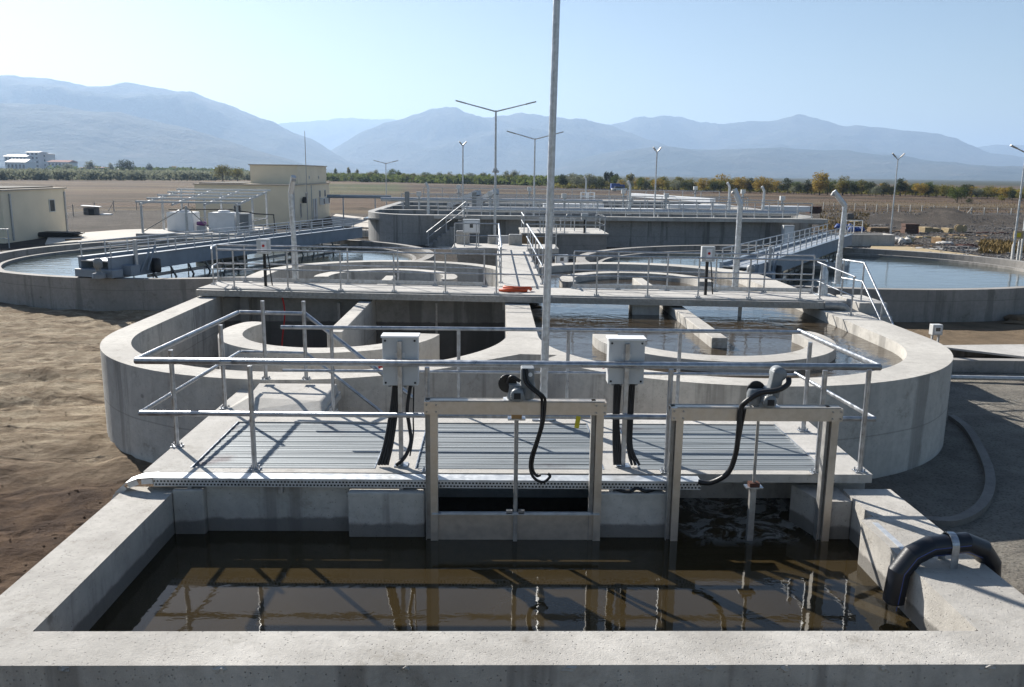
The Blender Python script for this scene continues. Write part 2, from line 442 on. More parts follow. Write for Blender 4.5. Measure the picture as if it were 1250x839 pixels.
# the gravel yard ends earlier on the left
yb = t.math('ADD', ye, t.ramp(X, 0, 40, 20, 0))
scrub = t.math('MULTIPLY', t.ramp(t.noise(1.0, 6, .75, t.scale(t.pos, (.010, .045, 0)), 1.0), .50, .55), .75)
fld = t.mix(scrub, fld, (.045, .034, .022)); fld = t.mix(t.ramp(t.noise(1.0, 3, .6, t.scale(t.pos, (.004, .02, 0))), .52, .56, 0, .6), fld, (.15, .115, .07))
fld = t.mix(t.ramp(Y, 420, 700), fld, (.045, .05, .035))
far = t.mix(t.ramp(yb, 122, 128), yard, fld)
col = t.mix(t.ramp(t.math('ADD', Y, t.math('MULTIPLY', big, 3.0)), 27.5, 30.5), near, far)
b = t.bump(t.noise(6, 8, .85), .16, 1.0); b = t.bump(t.math('MINIMUM', t.vor(9), .5), .05, .7, b); b = t.bump(trk, .16, .9, b); b = t.bump(fine, .05, .8, b); b = t.bump(t.math('SUBTRACT', 1.0, t.math('MULTIPLY', rut, t.ramp(X, -4, -3, 1, 0))), .05, .8, b)
gm = t.set(col=col, rough=.95, spec=.15, normal=b)
struct(g.build('ground', gm))

# paved strips round the tanks (sheets a little proud of the soil)
def sheet(name, pts, m, z=.03, th=.05):
    o = MB().prism(pts, z-th, z).build(name, m); return struct(o)
def gp(*l): return [tuple(G(x, y, 0)[:2]) for x, y in l]
sheet('concrete_path', gp((55, 300), (96, 297), (150, 292), (182, 291), (240, 291), (330, 284), (330, 281), (240, 283), (181, 281), (150, 282), (96, 286), (80, 286), (62, 284)), 'conc_path', .09, .2)
sheet('concrete_path', gp((408, 276), (455, 279), (520, 300), (640, 318), (700, 316), (600, 308), (540, 300), (462, 286), (458, 268), (410, 262), (404, 266)), 'conc_path', .06, .2)
sheet('concrete_path', gp((1060, 309), (1120, 312), (1235, 325), (1260, 325), (1180, 312), (1110, 303), (1064, 301)), 'tan', .09, .2)

# ------------------------------------------------------------------ oxidation ditch
ZT = 1.45
outer = arc(-3.0, 15.3, 3.75, 3.75, 180, 318, 46)+[(.45, 13.38), (1.05, 13.33)]+arc(4.05, 15.1, 3.9, 3.75, 214, 360, 46)
outer += arc(4.05, 24.4, 3.9, 3.75, 0, 150, 46)+arc(-3.0, 24.4, 3.75, 3.75, 30, 180, 46)
holeL = arc(-3.0, 15.3, 3.28, 3.28, 180, 360, 50)+arc(-3.0, 24.4, 3.28, 3.28, 0, 180, 50)
holeR = arc(4.0, 15.0, 3.18, 3.18, 180, 360, 50)+arc(4.0, 24.4, 3.18, 3.18, 0, 180, 50)
ditch = thing('oxidation_ditch', 'grey concrete double oval treatment ditch with round ends behind the railed deck', 'tank', (0, 0, 0))
MB().prism(outer, -1.9, ZT, (holeL, holeR)).build('outer_wall', 'conc_ditch', ditch, .02)
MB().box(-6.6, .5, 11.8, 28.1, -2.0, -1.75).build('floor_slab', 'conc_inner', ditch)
def ring_wall(cx, cy, ro, ri, a0, a1, z0, z1, n=40):
    return MB().prism(arc(cx, cy, ro, ro, a0, a1, n)+arc(cx, cy, ri, ri, a1, a0, n), z0, z1)
def rounded(cx, cy, rm, th, a0, a1, round0=False, round1=False):
    ro, ri = rm+th/2, rm-th/2
    pts = arc(cx, cy, ro, ro, a0, a1, 40)
    if round1:
        c = (cx+rm*math.cos(rad(a1)), cy+rm*math.sin(rad(a1))); pts += arc(c[0], c[1], th/2, th/2, a1, a1+180, 10)[1:-1]
    pts += arc(cx, cy, ri, ri, a1, a0, 40)
    if round0:
        c = (cx+rm*math.cos(rad(a0)), cy+rm*math.sin(rad(a0))); pts += arc(c[0], c[1], th/2, th/2, a0+180, a0+360, 10)[1:-1]
    return pts
MB().prism(rounded(-2.95, 15.5, 1.8, .42, 158, 352, True, False), -1.8, ZT-.03).build('guide_wall', 'conc_ditch', ditch, .015)
MB().prism(rounded(4.0, 15.2, 1.93, .46, 176, 372, False, True), -1.8, ZT-.03).build('guide_wall', 'conc_ditch', ditch, .015)
MB().prism(rounded(-3.0, 23.9, 1.8, .4, -12, 186, True, False), -1.8, ZT-.03).build('guide_wall', 'conc_ditch', ditch, .015)
MB().prism(rounded(4.0, 23.6, 1.93, .42, -8, 190, False, True), -1.8, ZT-.03).build('guide_wall', 'conc_ditch', ditch, .015)
MB().box(-3.02, -2.74, 15.3, 24.0, -1.8, ZT-.02).build('median_wall', 'conc_ditch', ditch, .015)
MB().box(3.97, 4.26, 15.0, 24.0, -1.8, ZT-.02).build('median_wall', 'conc_ditch', ditch, .015)
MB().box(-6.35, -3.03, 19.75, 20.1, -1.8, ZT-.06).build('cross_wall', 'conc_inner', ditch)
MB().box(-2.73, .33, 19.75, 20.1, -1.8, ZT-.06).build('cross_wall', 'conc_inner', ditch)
struct(MB().prism(arc(4.0, 15.0, 3.3, 3.3, 180, 360)+arc(4.0, 24.4, 3.3, 3.3, 0, 180), 1.14, 1.24).build('ditch_water', 'w_ditch'))
# steel guide strips, hose and timber tally marks on the dry side
MB().box(-3.62, -3.55, 19.66, 19.745, -1.7, 1.3).build('steel_guide', 'steel_dull', ditch)
MB().box(-1.34, -1.29, 19.70, 19.745, -1.7, 1.3).build('steel_guide', 'steel_dull', ditch)
tag(MB().tube(smooth_path([(-4.8, 19.3, 1.5), (-4.74, 19.25, 1.1), (-4.8, 19.1, .3), (-4.7, 19.0, -.5)]), .018, 6).build('red_hose', 'red'),
    'thin red hose hanging down inside the dry left side of the ditch', 'hose')

# ------------------------------------------------------------------ front basin and deck
basin = thing('inlet_basin', 'thick walled rectangular concrete basin of brown water in the foreground', 'basin')
MB().prism([(-3.68, 8.22), (-3.68, 5.03), (4.12, 5.03), (4.12, 8.22), (3.62, 8.22), (3.62, 7.5), (3.47, 7.42), (3.47, 5.45), (-3.17, 5.45), (-3.17, 8.22)], -.8, 1.15).build('basin_wall', 'conc', basin, .03)
deck_o = [(-3.52, 8.24), (3.93, 8.24), (3.97, 10.47), (-2.1, 10.47), (-2.1, 11.52), (-3.52, 11.62)]
gr = [(-3.09, -1.2), (-.79, 1.17), (1.53, 3.49)]
holes = [[(a, 8.36), (b, 8.36), (b, 10.02), (a, 10.02)] for a, b in gr]
MB().prism(deck_o, 1.21, 1.30, holes).build('deck_slab', 'conc_slab', basin, .008)
for a, b in ((-3.5, -3.1), (-1.19, -.80), (1.18, 1.52), (3.5, 3.95)):
    MB().box(a, b, 8.43, 9.048, -.8, 1.208).build('channel_wall', 'conc', basin)
MB().box(-3.5, 3.95, 9.05, 10.44, -.8, 1.208).build('back_wall', 'conc_slab', basin)
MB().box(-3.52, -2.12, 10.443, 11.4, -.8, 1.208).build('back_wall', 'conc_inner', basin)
MB().box(-2.855, -1.425, 8.12, 8.42, -.8, 1.20).build('blank_wall', 'conc', basin)
for a, b, y0 in ((-3.165, -2.86, 8.04), (-1.42, -.66, 7.98), (1.07, 1.78, 7.98)):
    MB().box(a, b, y0, 8.425, -.8, 1.185).build('pier', 'conc', basin, .015)
MB().prism([(3.16, 8.425), (3.3, 7.95), (3.615, 7.95), (3.615, 8.425)], -.8, 1.12).build('pier', 'conc', basin, .012)
# block at the back left of the deck, with a sloped left side
b_ = MB(); b_.add([(-3.42, 10.3, 1.302), (-2.12, 10.3, 1.302), (-2.12, 11.45, 1.302), (-3.3, 11.45, 1.302),
                  (-3.15, 10.75, 1.41), (-2.2, 10.6, 1.41), (-2.14, 11.44, 1.43), (-3.2, 11.44, 1.43)],
                 [(3, 2, 1, 0), (4, 5, 6, 7), (0, 1, 5, 4), (1, 2, 6, 5), (2, 3, 7, 6), (3, 0, 4, 7)])
b_.build('raised_block', 'conc_slab', basin, .02)
for i, (x, k) in enumerate(((-2.75, .8), (-1.75, 1.0), (-.55, .6), (.52, 1.1), (1.45, .9), (1.95, .7), (2.6, .6), (3.3, 1.2))):
    MB().blob((x, 5.035, 1.125), .05*k, .022, .022, i+3, 2, .7).build('spalled_edge', 'conc', basin)
struct(MB().box(-3.3, 3.63, 5.3, 9.1, .60, .72).build('basin_water', 'w_front'))

for k, ((a, b), lab) in enumerate(zip(gr, ('ribbed steel grating panel on the left, beside the concrete block', 'ribbed steel grating panel behind the middle sluice gate', 'ribbed steel grating panel behind the right sluice gate'))):
    m_ = MB(); y = 8.365; i = 0
    while y < 10.0:
        m_.box(a+.012, b-.012, y, y+.023, 1.255, 1.285+.002*random.random()+(.005 if i % 6 == 0 else 0)); y += .031; i += 1
    gt = thing('floor_grating', lab, 'grating', ((a+b)/2, 9.2, 1.25), 0, 'gratings over the three channels')
    gt_o = m_.build('plank_panel', 'grating', gt); gt_o.location = (-(a+b)/2, -9.2, -1.25)
    e = MB(); e.box(a+.001, a+.011, 8.362, 10.018, 1.22, 1.306); e.box(b-.011, b-.001, 8.362, 10.018, 1.22, 1.306)
    e.box(a+.012, b-.012, 8.361, 8.364, 1.22, 1.303)
    e_o = e.build('edge_angle', 'galv', gt); e_o.location = (-(a+b)/2, -9.2, -1.25)

# ------------------------------------------------------------------ railings
def railing(name, label, group, runs, posts, z, h, r=.024, mids=(.5,), m='galv', post_r=None, foot=True, cat='railing', kick=0):
    """runs: polylines of the top rail in plan; posts: plan points"""
    o = thing(name, label, cat, (posts[0][0], posts[0][1], z if not isinstance(z, dict) else 0), 0, group)
    off = Vector(o.location)
    def P3(p, hh):
        return Vector((p[0], p[1], (p[2] if len(p) > 2 else z)+hh))-off
    for run in runs:
        MB().tube([P3(p, h) for p in run], r, 10).build('top_rail', m, o)
        for k in mids:
            MB().tube([P3(p, h*k) for p in run], r*.8, 8).build('mid_rail', m, o)
        if kick:
            q = MB()
            for a, b in zip(run, run[1:]): q.beam(P3(a, kick/2+.02), P3(b, kick/2+.02), .008, kick)
            q.build('kick_plate', m, o)
    pr = post_r or r*.95
    for p in posts:
        q = MB(); b0, b1 = P3(p, 0), P3(p, h-.01)
        q.tube([b0, b1], pr, 10)
        if foot:
            q.box(b0.x-.06, b0.x+.06, b0.y-.05, b0.y+.05, b0.z, b0.z+.012)
            for dx, dy in ((-.04, -.03), (.04, -.03), (.04, .03), (-.04, .03)):
                q.lathe((b0.x+dx, b0.y+dy, b0.z+.012), [(.009, 0), (.009, .03)], 6)
        q.build('post', m, o)
    return o

RR = .027
railing('handrail', 'shiny two rail tube railing along the front and sides of the deck', None,
        [[(-3.47, 11.5), (-3.6, 8.47), (3.97, 8.40), (3.86, 10.45)]],
        [(-3.47, 9.05), (-3.42, 10.6), (-2.42, 8.32), (-.65, 8.30), (1.80, 8.29), (3.36, 8.28), (3.83, 8.33), (3.75, 9.75)], 1.30, 1.10, RR)
railing('handrail', 'straight two rail tube railing across the back of the deck', None,
        [[(-2.62, 10.42), (3.86, 10.36)]], [(-2.0, 10.42), (-.42, 10.41), (.95, 10.40), (2.35, 10.39)], 1.30, 1.10, RR*.9)
ro = railing('handrail', 'railing on the concrete block with rails sloping down to the right', None,
        [[(-3.46, 11.54, 1.3), (-2.55, 11.46, 1.3), (-1.05, 11.0, .25)]], [(-3.1, 11.40, 1.49), (-2.55, 11.40, 1.49), (-1.42, 11.05, -.2)], 1.3, 1.1, RR)
# joint sleeves on the front rail belong to the handrail
sl_p = [o for o in C.objects if o.name.startswith('handrail') and o.type == 'EMPTY'][0]
for x in (-2.75, .35, 1.35):
    so_ = MB().tube([(x, 8.463-.0092*(x+3.6)*.9, 2.4), (x+.12, 8.462-.0092*(x+3.6)*.9, 2.4)], RR*1.2, 10).build('joint_sleeve', 'galv', sl_p); so_.location = -Vector(sl_p.location)

# ------------------------------------------------------------------ perforated cable tray
def cable_tray(label, p, q, w, h, pitch_, name='cable_tray', m='tray', holes=True, tail=None):
    p, q = Vector(p), Vector(q); L = (q-p).length; d = (q-p)/L
    o = thing(name, label, 'cable tray', tuple(p), math.atan2(d.y, d.x))
    MB().box(0, L, 0, w, h-.006, h).build('cover', m, o)
    f_ = MB()
    if holes:
        rows = [(0, h*.12), (h*.34, h*.50), (h*.72, h-.007)]
        for a, b in rows: f_.box(0, L, -.004, .0, a, b)
        x = 0; i = 0
        while x < L-pitch_:
            f_.box(x, x+pitch_*.42, -.0038, -.0002, h*.12, h*.34); f_.box(x+pitch_*.5, x+pitch_*.92, -.0038, -.0002, h*.50, h*.72); x += pitch_
    else: f_.box(0, L, -.004, 0, 0, h-.007)
    f_.build('side', m, o)
    MB().box(0, L, .012, .02, .004, h-.008).build('cable', 'dark', o)  # one flat dark sheet behind the slots, as long as the tray
    if tail:
        tp = [Vector(a)-p for a in tail]; q_ = MB()
        for a, b in zip(tp, tp[1:]):
            q_.beam(a, b, w, .008, up=(0, 0, 1) if abs((b-a).normalized().z) < .9 else (1, 0, 0))
        q_.build('bent_end', m, o)
        for i_ in range(len(tp)-1):
            a, b = tp[i_], tp[i_+1]; n_ = Vector((0, -w/2-.002, -.035))
            MB().beam(a+(b-a)*.05+n_, a+(b-a)*.8+n_, .004, .05).build('side_link', m, o)
    return o
tray = cable_tray('long perforated steel cable tray along the front edge of the deck', (-3.35, 8.07, 1.215), (2.1, 8.02, 1.215), .16, .085, .034,
           tail=[(-3.35, 8.15, 1.30), (-3.50, 8.15, 1.29), (-3.63, 8.15, 1.24), (-3.73, 8.15, 1.15), (-3.79, 8.15, 1.02)])
br = MB()
for x in (-3.0, -2.1, -.9, 1.2): br.box(x-(-3.35)-.02, x+3.35+.02, .0, .10, -.07, -.001)
br.build('bracket', 'galv', tray)
for x, y, dl, lb in ((-1.1, 8.0, .3, 'left'), (1.55, 7.99, .45, 'right')):
    pass
tag(MB().tube(smooth_path([(1.20, 8.16, 1.203), (1.28, 8.03, 1.203), (1.38, 7.995, 1.203), (1.46, 8.02, 1.225), (1.56, 8.0, 1.203), (1.74, 8.16, 1.203)]), .016, 8).build('cable_loop', 'black'),
    'loose loop of black cable under the tray on the middle pier', 'cable')

# ------------------------------------------------------------------ control boxes on posts
def control_box(label, x, y, zb, ztop, w, h, front, cables, group='control boxes on the deck'):
    o = thing('control_box', label, 'control box', (x, y, zb), 0, group)
    H = ztop-zb
    MB().box(-.022, .022, -.022, .022, 0, H-.03).build('post', 'galv', o)
    MB().box(-.07, .07, -.07, .07, 0, .012).build('base_plate', 'galv', o)
    s_ = 1 if front else -1
    MB().box(-w/2, w/2, .026, .026+.16, H-h, H).build('cabinet', 'box', o, .006)
    MB().box(-w/2-.012, w/2+.012, .01, .026+.18, H+.001, H+.02).build('rain_cover', 'white', o)
    MB().box(-w/2+.02, w/2-.02, .187, .205, H-h+.02, H-.02).build('door', 'white', o, .004)
    for sx in (-1, 1):
        for sz in (.03, h-.03): MB().lathe((sx*(w/2-.03), .0262, H-sz), [(.011, 0), (.011, .008)], 8, 'Y').build('screw', 'dark', o)
    MB().lathe((-w/2, .10, H-h*.62), [(.022, 0), (.022, -.03), (.03, -.03), (.03, -.05)], 12, 'X').build('stop_button', 'red', o)
    for i in range(4): MB().lathe((-.12+.08*i, .10, H-h-.03), [(.016, 0), (.02, .01), (.02, .03)], 8).build('cable_gland', 'motor', o)
    MB().box(-.05, .05, .0145+.0, .0255, H-h*.42, H-h*.30).build('rating_label', 'tray', o)
    for path, r in cables: MB().tube(smooth_path(path), r, 8).build('cable', 'black', o)
    return o
cabsL = [([(-.04-.012*i, .10, .86), (-.045-.02*i, .07, .6), (-.09-.025*i, .0, .25), (-.14-.03*i, -.05, .02)], .016) for i in range(4)]
cabsL += [([(.10, .10, .86), (.06, .08, .6), (.08, .06, .42), (.10, .02, .25), (.04, -.03, .10), (-.05, -.05, .02)], .02), ([(.13, .10, .86), (.12, .1, .5), (.12, .08, .3), (.09, .0, .1)], .008)]
control_box('grey control box on a post at the left, black cables down to the pier', -.94, 8.47, 1.3, 2.65, .36, .50, True,
            [([(a, b, c) for a, b, c in pth], r) for pth, r in cabsL])
cabsR = [([(-.10+.02*i, .10, .90), (-.10+.015*i, .08, .5), (-.10+.02*i, .03, .25), (-.09+.02*i, -.02, .02)], .015) for i in range(4)]
cabsR += [([(.06+.02*i, .10, .90), (.05+.02*i, .08, .5), (.05+.02*i, .03, .2), (.09+.04*i, -.03, .02)], .015) for i in range(3)]
control_box('grey control box on a post right of centre, straight black cables beneath', 1.38, 8.47, 1.3, 2.64, .37, .46, True, cabsR)

# ------------------------------------------------------------------ sluice gates
def channel_leg(m_, x0, x1, y, z0, z1, open_dir):
    # U section leg: web + two flanges
    m_.box(x0, x1, y-.004, y+.004, z0, z1)
    m_.box(x0, x0+.008, y-.05, y+.05, z0, z1); m_.box(x1-.008, x1, y-.05, y+.05, z0, z1)
def sluice(label, xl, xr, y, ztop, panel_z, panel_h, xs_, stem_bot, mirror=False):
    o = thing('sluice_gate', label, 'sluice gate', (xl, y, .3), 0, 'sluice gates of the basin')
    W = xr-xl; zt = ztop-.3
    LW = .072
    for x in (0, W-LW):
        q = MB(); q.box(x, x+LW, -.045, -.037, 0, zt-.02); q.box(x, x+.006, -.0365, .05, 0, zt-.02); q.box(x+LW-.006, x+LW, -.0365, .05, 0, zt-.02)
        q.build('leg', 'stainless', o)
        q2 = MB(); q2.box(x-.045, x-.004, .0, .06, 0, zt); q2.box(x-.048, x-.042, -.03, .0, 0, zt)
        q2.build('leg_angle', 'steel_dull', o)
    h_ = MB(); h_.box(-.055, W+.02, -.07, -.062, zt-.125, zt); h_.box(-.055, W+.02, -.062, .07, zt-.008, zt); h_.box(-.055, W+.02, -.062, -.02, zt-.125, zt-.117)
    h_.build('header_beam', 'stainless', o)
    h2 = MB(); h2.box(-.055, W+.02, .07, .076, zt-.05, zt+.004); h2.box(-.0, W, -.066, -.0625, zt+.0, zt+.012); h2.build('beam_lip', 'steel_dull', o)
    bo = MB()
    for x in (-.03, .06, W-.08, W): 
        for z in (zt-.03, zt-.10): bo.lathe((x, -.07, z), [(.009, 0), (.009, .012)], 8, 'Y')
    bo.build('bolt', 'steel_dull', o)
    xc = xs_-xl
    pz = panel_z-.3
    if panel_h:
        MB().box(.012, W-.012, -.02, -.012, pz-panel_h, pz).build('gate_leaf', 'stainless', o)
        e = MB(); e.box(.012, W-.012, -.07, .0, pz+.0005, pz+.010); e.box(.10, W-.10, -.06, -.03, pz+.011, pz+.02); e.build('leaf_edge', 'tray', o)
        MB().box(xc-.02, xc+.02, -.06, -.0205, pz-panel_h-.03, pz).build('leaf_rib', 'steel_dull', o)
    MB().tube([(xc, -.01, stem_bot-.3), (xc, -.01, zt-.13)], .022 if panel_h else .015, 10).build('stem', 'steel_dull', o)
    n = MB(); zn = (zt-.2) if panel_h else (1.26-.3)
    n.box(xc-.05, xc+.05, -.05, .03, zn+.03, zn+.07); n.build('stem_nut', 'brass' if panel_h else 'rust', o)
    n = MB(); n.box(xc-.085, xc+.085, -.06, .04, zn+.015, zn+.03)
    if panel_h: n.box(xc-.09, xc-.03, -.06, -.02, pz+.011, pz+.045); n.box(xc+.03, xc+.09, -.06, -.02, pz+.011, pz+.045)
    n.build('stem_bracket', 'galv', o)
    if not panel_h:
        MB().box(xc-.035, xc+.025, -.035, .02, .1, zn+.014).build('lifting_bar', 'steel_dull', o)
    return o
g1 = sluice('closed stainless sluice gate in the middle, its leaf just above the water', -.595, 1.085, 7.94, 2.15, 1.0, .30, .24, .98)
g2 = sluice('open stainless sluice gate on the right with no leaf above the foaming water', 1.79, 3.385, 7.94, 2.10, .5, 0, 2.60, .9)
tag_o = MB().box(1.04, 1.085, -.078, -.074, 0, .12).build('paper_tag', 'yellow', None); tag_o.location = (-.665+.665, 0, 0)
tag_o.parent = g1; tag_o.location = (1.40-1.04, -.012, 1.75); tag_o.rotation_euler = (0, rad(8), 0)

def actuator(label, x, y, z, flip, conduit):
    o = thing('gate_actuator', label, 'actuator', (x, y, z), 0, 'electric actuators on the gate beams')
    MB().box(-.13, .13, -.06, .07, .001, .014).build('mounting_plate', 'tray', o)
    q = MB(); q.lathe((0, .0, .014), [(.095, 0), (.10, .02), (.085, .05), (.075, .12), (.08, .15)], 20); q.build('gearbox', 'motor', o)
    q = MB(); q.lathe((-.0, -.05, .085), [(.052, -.04), (.065, -.03), (.065, .09), (.055, .105), (.03, .11)], 20, 'Y')
    for i in range(10):
        a = 2*PI*i/10; q.box(.066*math.cos(a)-.004, .066*math.cos(a)+.004, -.13, -.06, .085+.066*math.sin(a)-.004, .085+.066*math.sin(a)+.004)
    q.build('motor', 'motor', o)
    MB().box(-.032, .032, -.168, -.1605, .055, .112).build('nameplate', 'dark', o)
    s_ = -1 if flip else 1
    q = MB(); q.lathe((s_*.10, .02, .02), [(.07, 0), (.08, .03), (.078, .14), (.068, .16)], 18); q.box(s_*.10-.065, s_*.10+.065, -.06, .08, .13, .33) if not flip else q.box(-.03, .11, -.05, .07, .15, .20)
    q.build('terminal_housing', 'motor', o, .012)
    if not flip:
        MB().lathe((.125, -.061, .27), [(.02, 0), (.02, .008)], 14, 'Y').build('cap', 'white', o)
    else:
        q = MB(); q.beam((.06, 0, .10), (.10, 0, .36), .11, .11); q.build('cylinder_arm', 'motor', o, .015)
        q = MB(); q.lathe((.11, .02, .33), [(.03, -.07), (.068, -.06), (.068, .06), (.03, .07)], 18, 'Y'); q.build('end_housing', 'motor', o)
    q = MB()
    q.lathe((-.09, .03, .16), [(.075, -.012), (.09, -.012), (.09, .012), (.075, .012)], 22, 'Y') ; q.build('handwheel', 'black', o)
    for pth, r in conduit: MB().tube(smooth_path(pth, 8), r, 10).build('conduit', 'black', o)
    return o
actuator('grey motor actuator with white cap on the middle gate beam', .24, 7.94, 2.152, False,
         [([(-.10, .03, .17), (-.05, -.03, .24), (.03, -.05, .2)], .018),
          ([(.06, -.075, .33), (.07, -.11, .22), (.14, -.12, .14), (.22, -.11, .07), (.24, -.085, .0), (.235, -.10, -.2), (.19, -.10, -.38), (.14, -.10, -.55), (.14, -.11, -.68), (.19, -.12, -.76), (.27, -.11, -.79), (.33, -.10, -.74), (.31, -.09, -.71)], .014),
          ([(.09, -.075, .33), (.10, -.10, .22), (.17, -.11, .14), (.25, -.10, .07), (.27, -.085, .0), (.255, -.09, -.2), (.21, -.09, -.38), (.165, -.09, -.55), (.16, -.10, -.66), (.20, -.10, -.73), (.24, -.1, -.72)], .014)])
actuator('grey motor actuator with thick curling black conduit on the right gate beam', 2.66, 7.94, 2.102, True,
         [([(.19, -.06, .30), (.17, -.10, .25), (.06, -.14, .20), (-.10, -.13, .17), (-.22, -.11, .08), (-.26, -.085, .0), (-.27, -.09, -.2), (-.28, -.08, -.45), (-.34, -.06, -.66), (-.48, -.0, -.78), (-.6, .04, -.79)], .026),
          ([(-.22, -.085, .0), (-.235, -.06, -.2), (-.26, -.05, -.45)], .014)])

# ------------------------------------------------------------------ black pipe over the right wall
pp = thing('siphon_pipe', 'bent black plastic pipe with thin blue stripes strapped over the right basin wall', 'pipe', (3.75, 6.5, 1.15))
path = [(-.40, -.06, -.30), (-.37, -.05, -.04), (-.27, -.04, .10), (-.12, -.02, .17), (.20, .03, .18), (.36, .06, .11), (.46, .08, -.02), (.49, .09, -.28)]
def mitred(path, r, n=22):
    src = MB().tube(path, r, n, caps=False); q = MB()
    for i in range(len(path)-1):
        q.add(src.v[i*n:(i+2)*n], [(j, (j+1) % n, n+(j+1) % n, n+j) for j in range(n)], True)
    q.add(src.v[-n:], [tuple(range(n))]); q.add(src.v[:n], [tuple(range(n))[::-1]]); return q
mitred(path, .086).build('pipe_body', 'pipe', pp)
MB().tube([path[0], (path[0][0], path[0][1], path[0][2]-.008)], .074, 20).build('pipe_mouth', 'dark', pp)
st = MB()
for dx, dy, dz in ((0, -.0855, .012), (-.0, -.066, -.056)):
    st.tube([(x+dx*1.0, y+dy, z+dz) for x, y, z in path], .0035, 5)
st.build('blue_stripe', 'blue_line', pp)
sb = MB()
pts = [(.06, .01+.094*math.cos(a), .178+.094*math.sin(a)) for a in [rad(x) for x in range(0, 181, 15)]]
pts = [(.06, pts[0][1], .0)]+pts+[(.06, pts[-1][1], .0)]
for a, b in zip(pts, pts[1:]): sb.beam(a, b, .05, .006, up=(1, 0, 0)) if False else sb.add([Vector(a)+Vector((-.03, 0, 0)), Vector(a)+Vector((.03, 0, 0)), Vector(b)+Vector((.03, 0, 0)), Vector(b)+Vector((-.03, 0, 0))], [(0, 1, 2, 3)])
sbo = sb.build('strap', 'galv', pp); md = sbo.modifiers.new('solid', 'SOLIDIFY'); md.thickness = .006
tag(MB().box(3.545, 3.60, 6.75, 7.35, 1.1515, 1.156).build('cover_strip', 'tray'), 'thin pale metal strip lying on top of the right basin wall', 'strip')

# ------------------------------------------------------------------ main pole
o = thing('light_pole', 'tall tapered galvanised pole rising out of frame behind the middle gate', 'light pole', (.64, 10.25, 1.3))
MB().tube([(0, 0, 0), (.04, 0, 3), (.12, .01, 9)], .050, 12, .036, flat=True).build('shaft', 'galv_post', o)
MB().box(-.14, .14, -.14, .14, 0, .02).build('base_plate', 'galv', o)
MB().box(-.03, .03, -.085, -.06, .35, .75).build('service_hatch', 'galv', o)

# ------------------------------------------------------------------ walkway over the ditch
WA, WB = Vector((-6.75, 19.45, 1.65)), Vector((7.75, 18.25, 1.65))
wd = (WB-WA).normalized(); wn = Vector((-wd.y, wd.x, 0)); WW = 1.25
def W(s, n, z=0): p_ = WA+wd*s+wn*n; return (p_.x, p_.y, 1.65+z)
L = (WB-WA).length
wk = thing('footbridge', 'long concrete footbridge crossing the ditch from side to side', 'footbridge', tuple(WA), math.atan2(wd.y, wd.x))
MB().box(0, L, 0, WW, -.16, 0).build('bridge_slab', 'conc_slab', wk, .01)
q = MB(); q.box(.0, L-.3, -.10, -.004, -.17, -.03); x = .3
while x < L-.4: q.box(x, x+.06, -.112, -.1003, -.125, -.055); x += .11
q.build('edge_beam', 'steel_dull', wk)
MB().box(.9, 1.1, .2, 1.0, -3, -.161).build('support', 'conc_inner', wk)
MB().box(6.98, 7.36, .2, 1.0, -.4, -.161).build('support', 'conc_ditch', wk)
MB().box(9.9, 10.5, .05, 1.1, -.45, -.161).build('support', 'conc_ditch', wk)
MB().box(12.25, 12.32, .1, .17, -1.6, -.161).build('support', 'steel_dull', wk)
q = MB(); q.tube(smooth_path([(L-.5, -.06, -.1), (L-.1, -.07, -.12), (L+.02, -.07, -.3), (L+.0, -.07, -.5)]), .09, 10); q.build('drain_bend', 'steel_dull', wk)
def spx(px, n): # distance along the walkway of a photo column
    best = min(range(0, 1500), key=lambda i: abs(((lambda v: 625+F*v.dot(RV)/v.dot(fw))(Vector(W(i*.01, n))-Vector((0, 0, CZ))))-px)); return best*.01
fr = [spx(x, .06) for x in (286, 352, 416, 481, 544, 606, 667, 728, 790, 852, 914, 976)]
railing('walkway_railing', 'two rail railing along the near edge of the footbridge', None,
        [[W(fr[0]-.35, .06), W(fr[-1]+.5, .06)]], [W(s_, .06) for s_ in fr], 1.65, .88, .02, (.5,), kick=.0)
rr1 = [spx(x, WW-.06) for x in (257, 300, 362, 425, 486, 531, 591)]
railing('walkway_railing', 'railing on the far edge of the footbridge, left of the crossing walkway', None,
        [[W(rr1[0], WW-.06), W(rr1[-1], WW-.06)]], [W(s_, WW-.06) for s_ in rr1], 1.65, .88, .02, (.5,), kick=.09)
rr2 = [spx(x, WW-.06) for x in (700, 754, 814, 873, 932, 991)]
railing('walkway_railing', 'railing on the far edge of the footbridge, right of the crossing walkway', None,
        [[W(rr2[0], WW-.06), W(rr2[-1], WW-.06)]], [W(s_, WW-.06) for s_ in rr2], 1.65, .88, .02, (.5,), kick=.09)
railing('walkway_railing', 'short railing turned across the left end of the footbridge', None,
        [[W(.35, .06), W(.12, WW*.5), W(rr1[0], WW-.06)]], [W(.12, WW*.5)], 1.65, .88, .02)

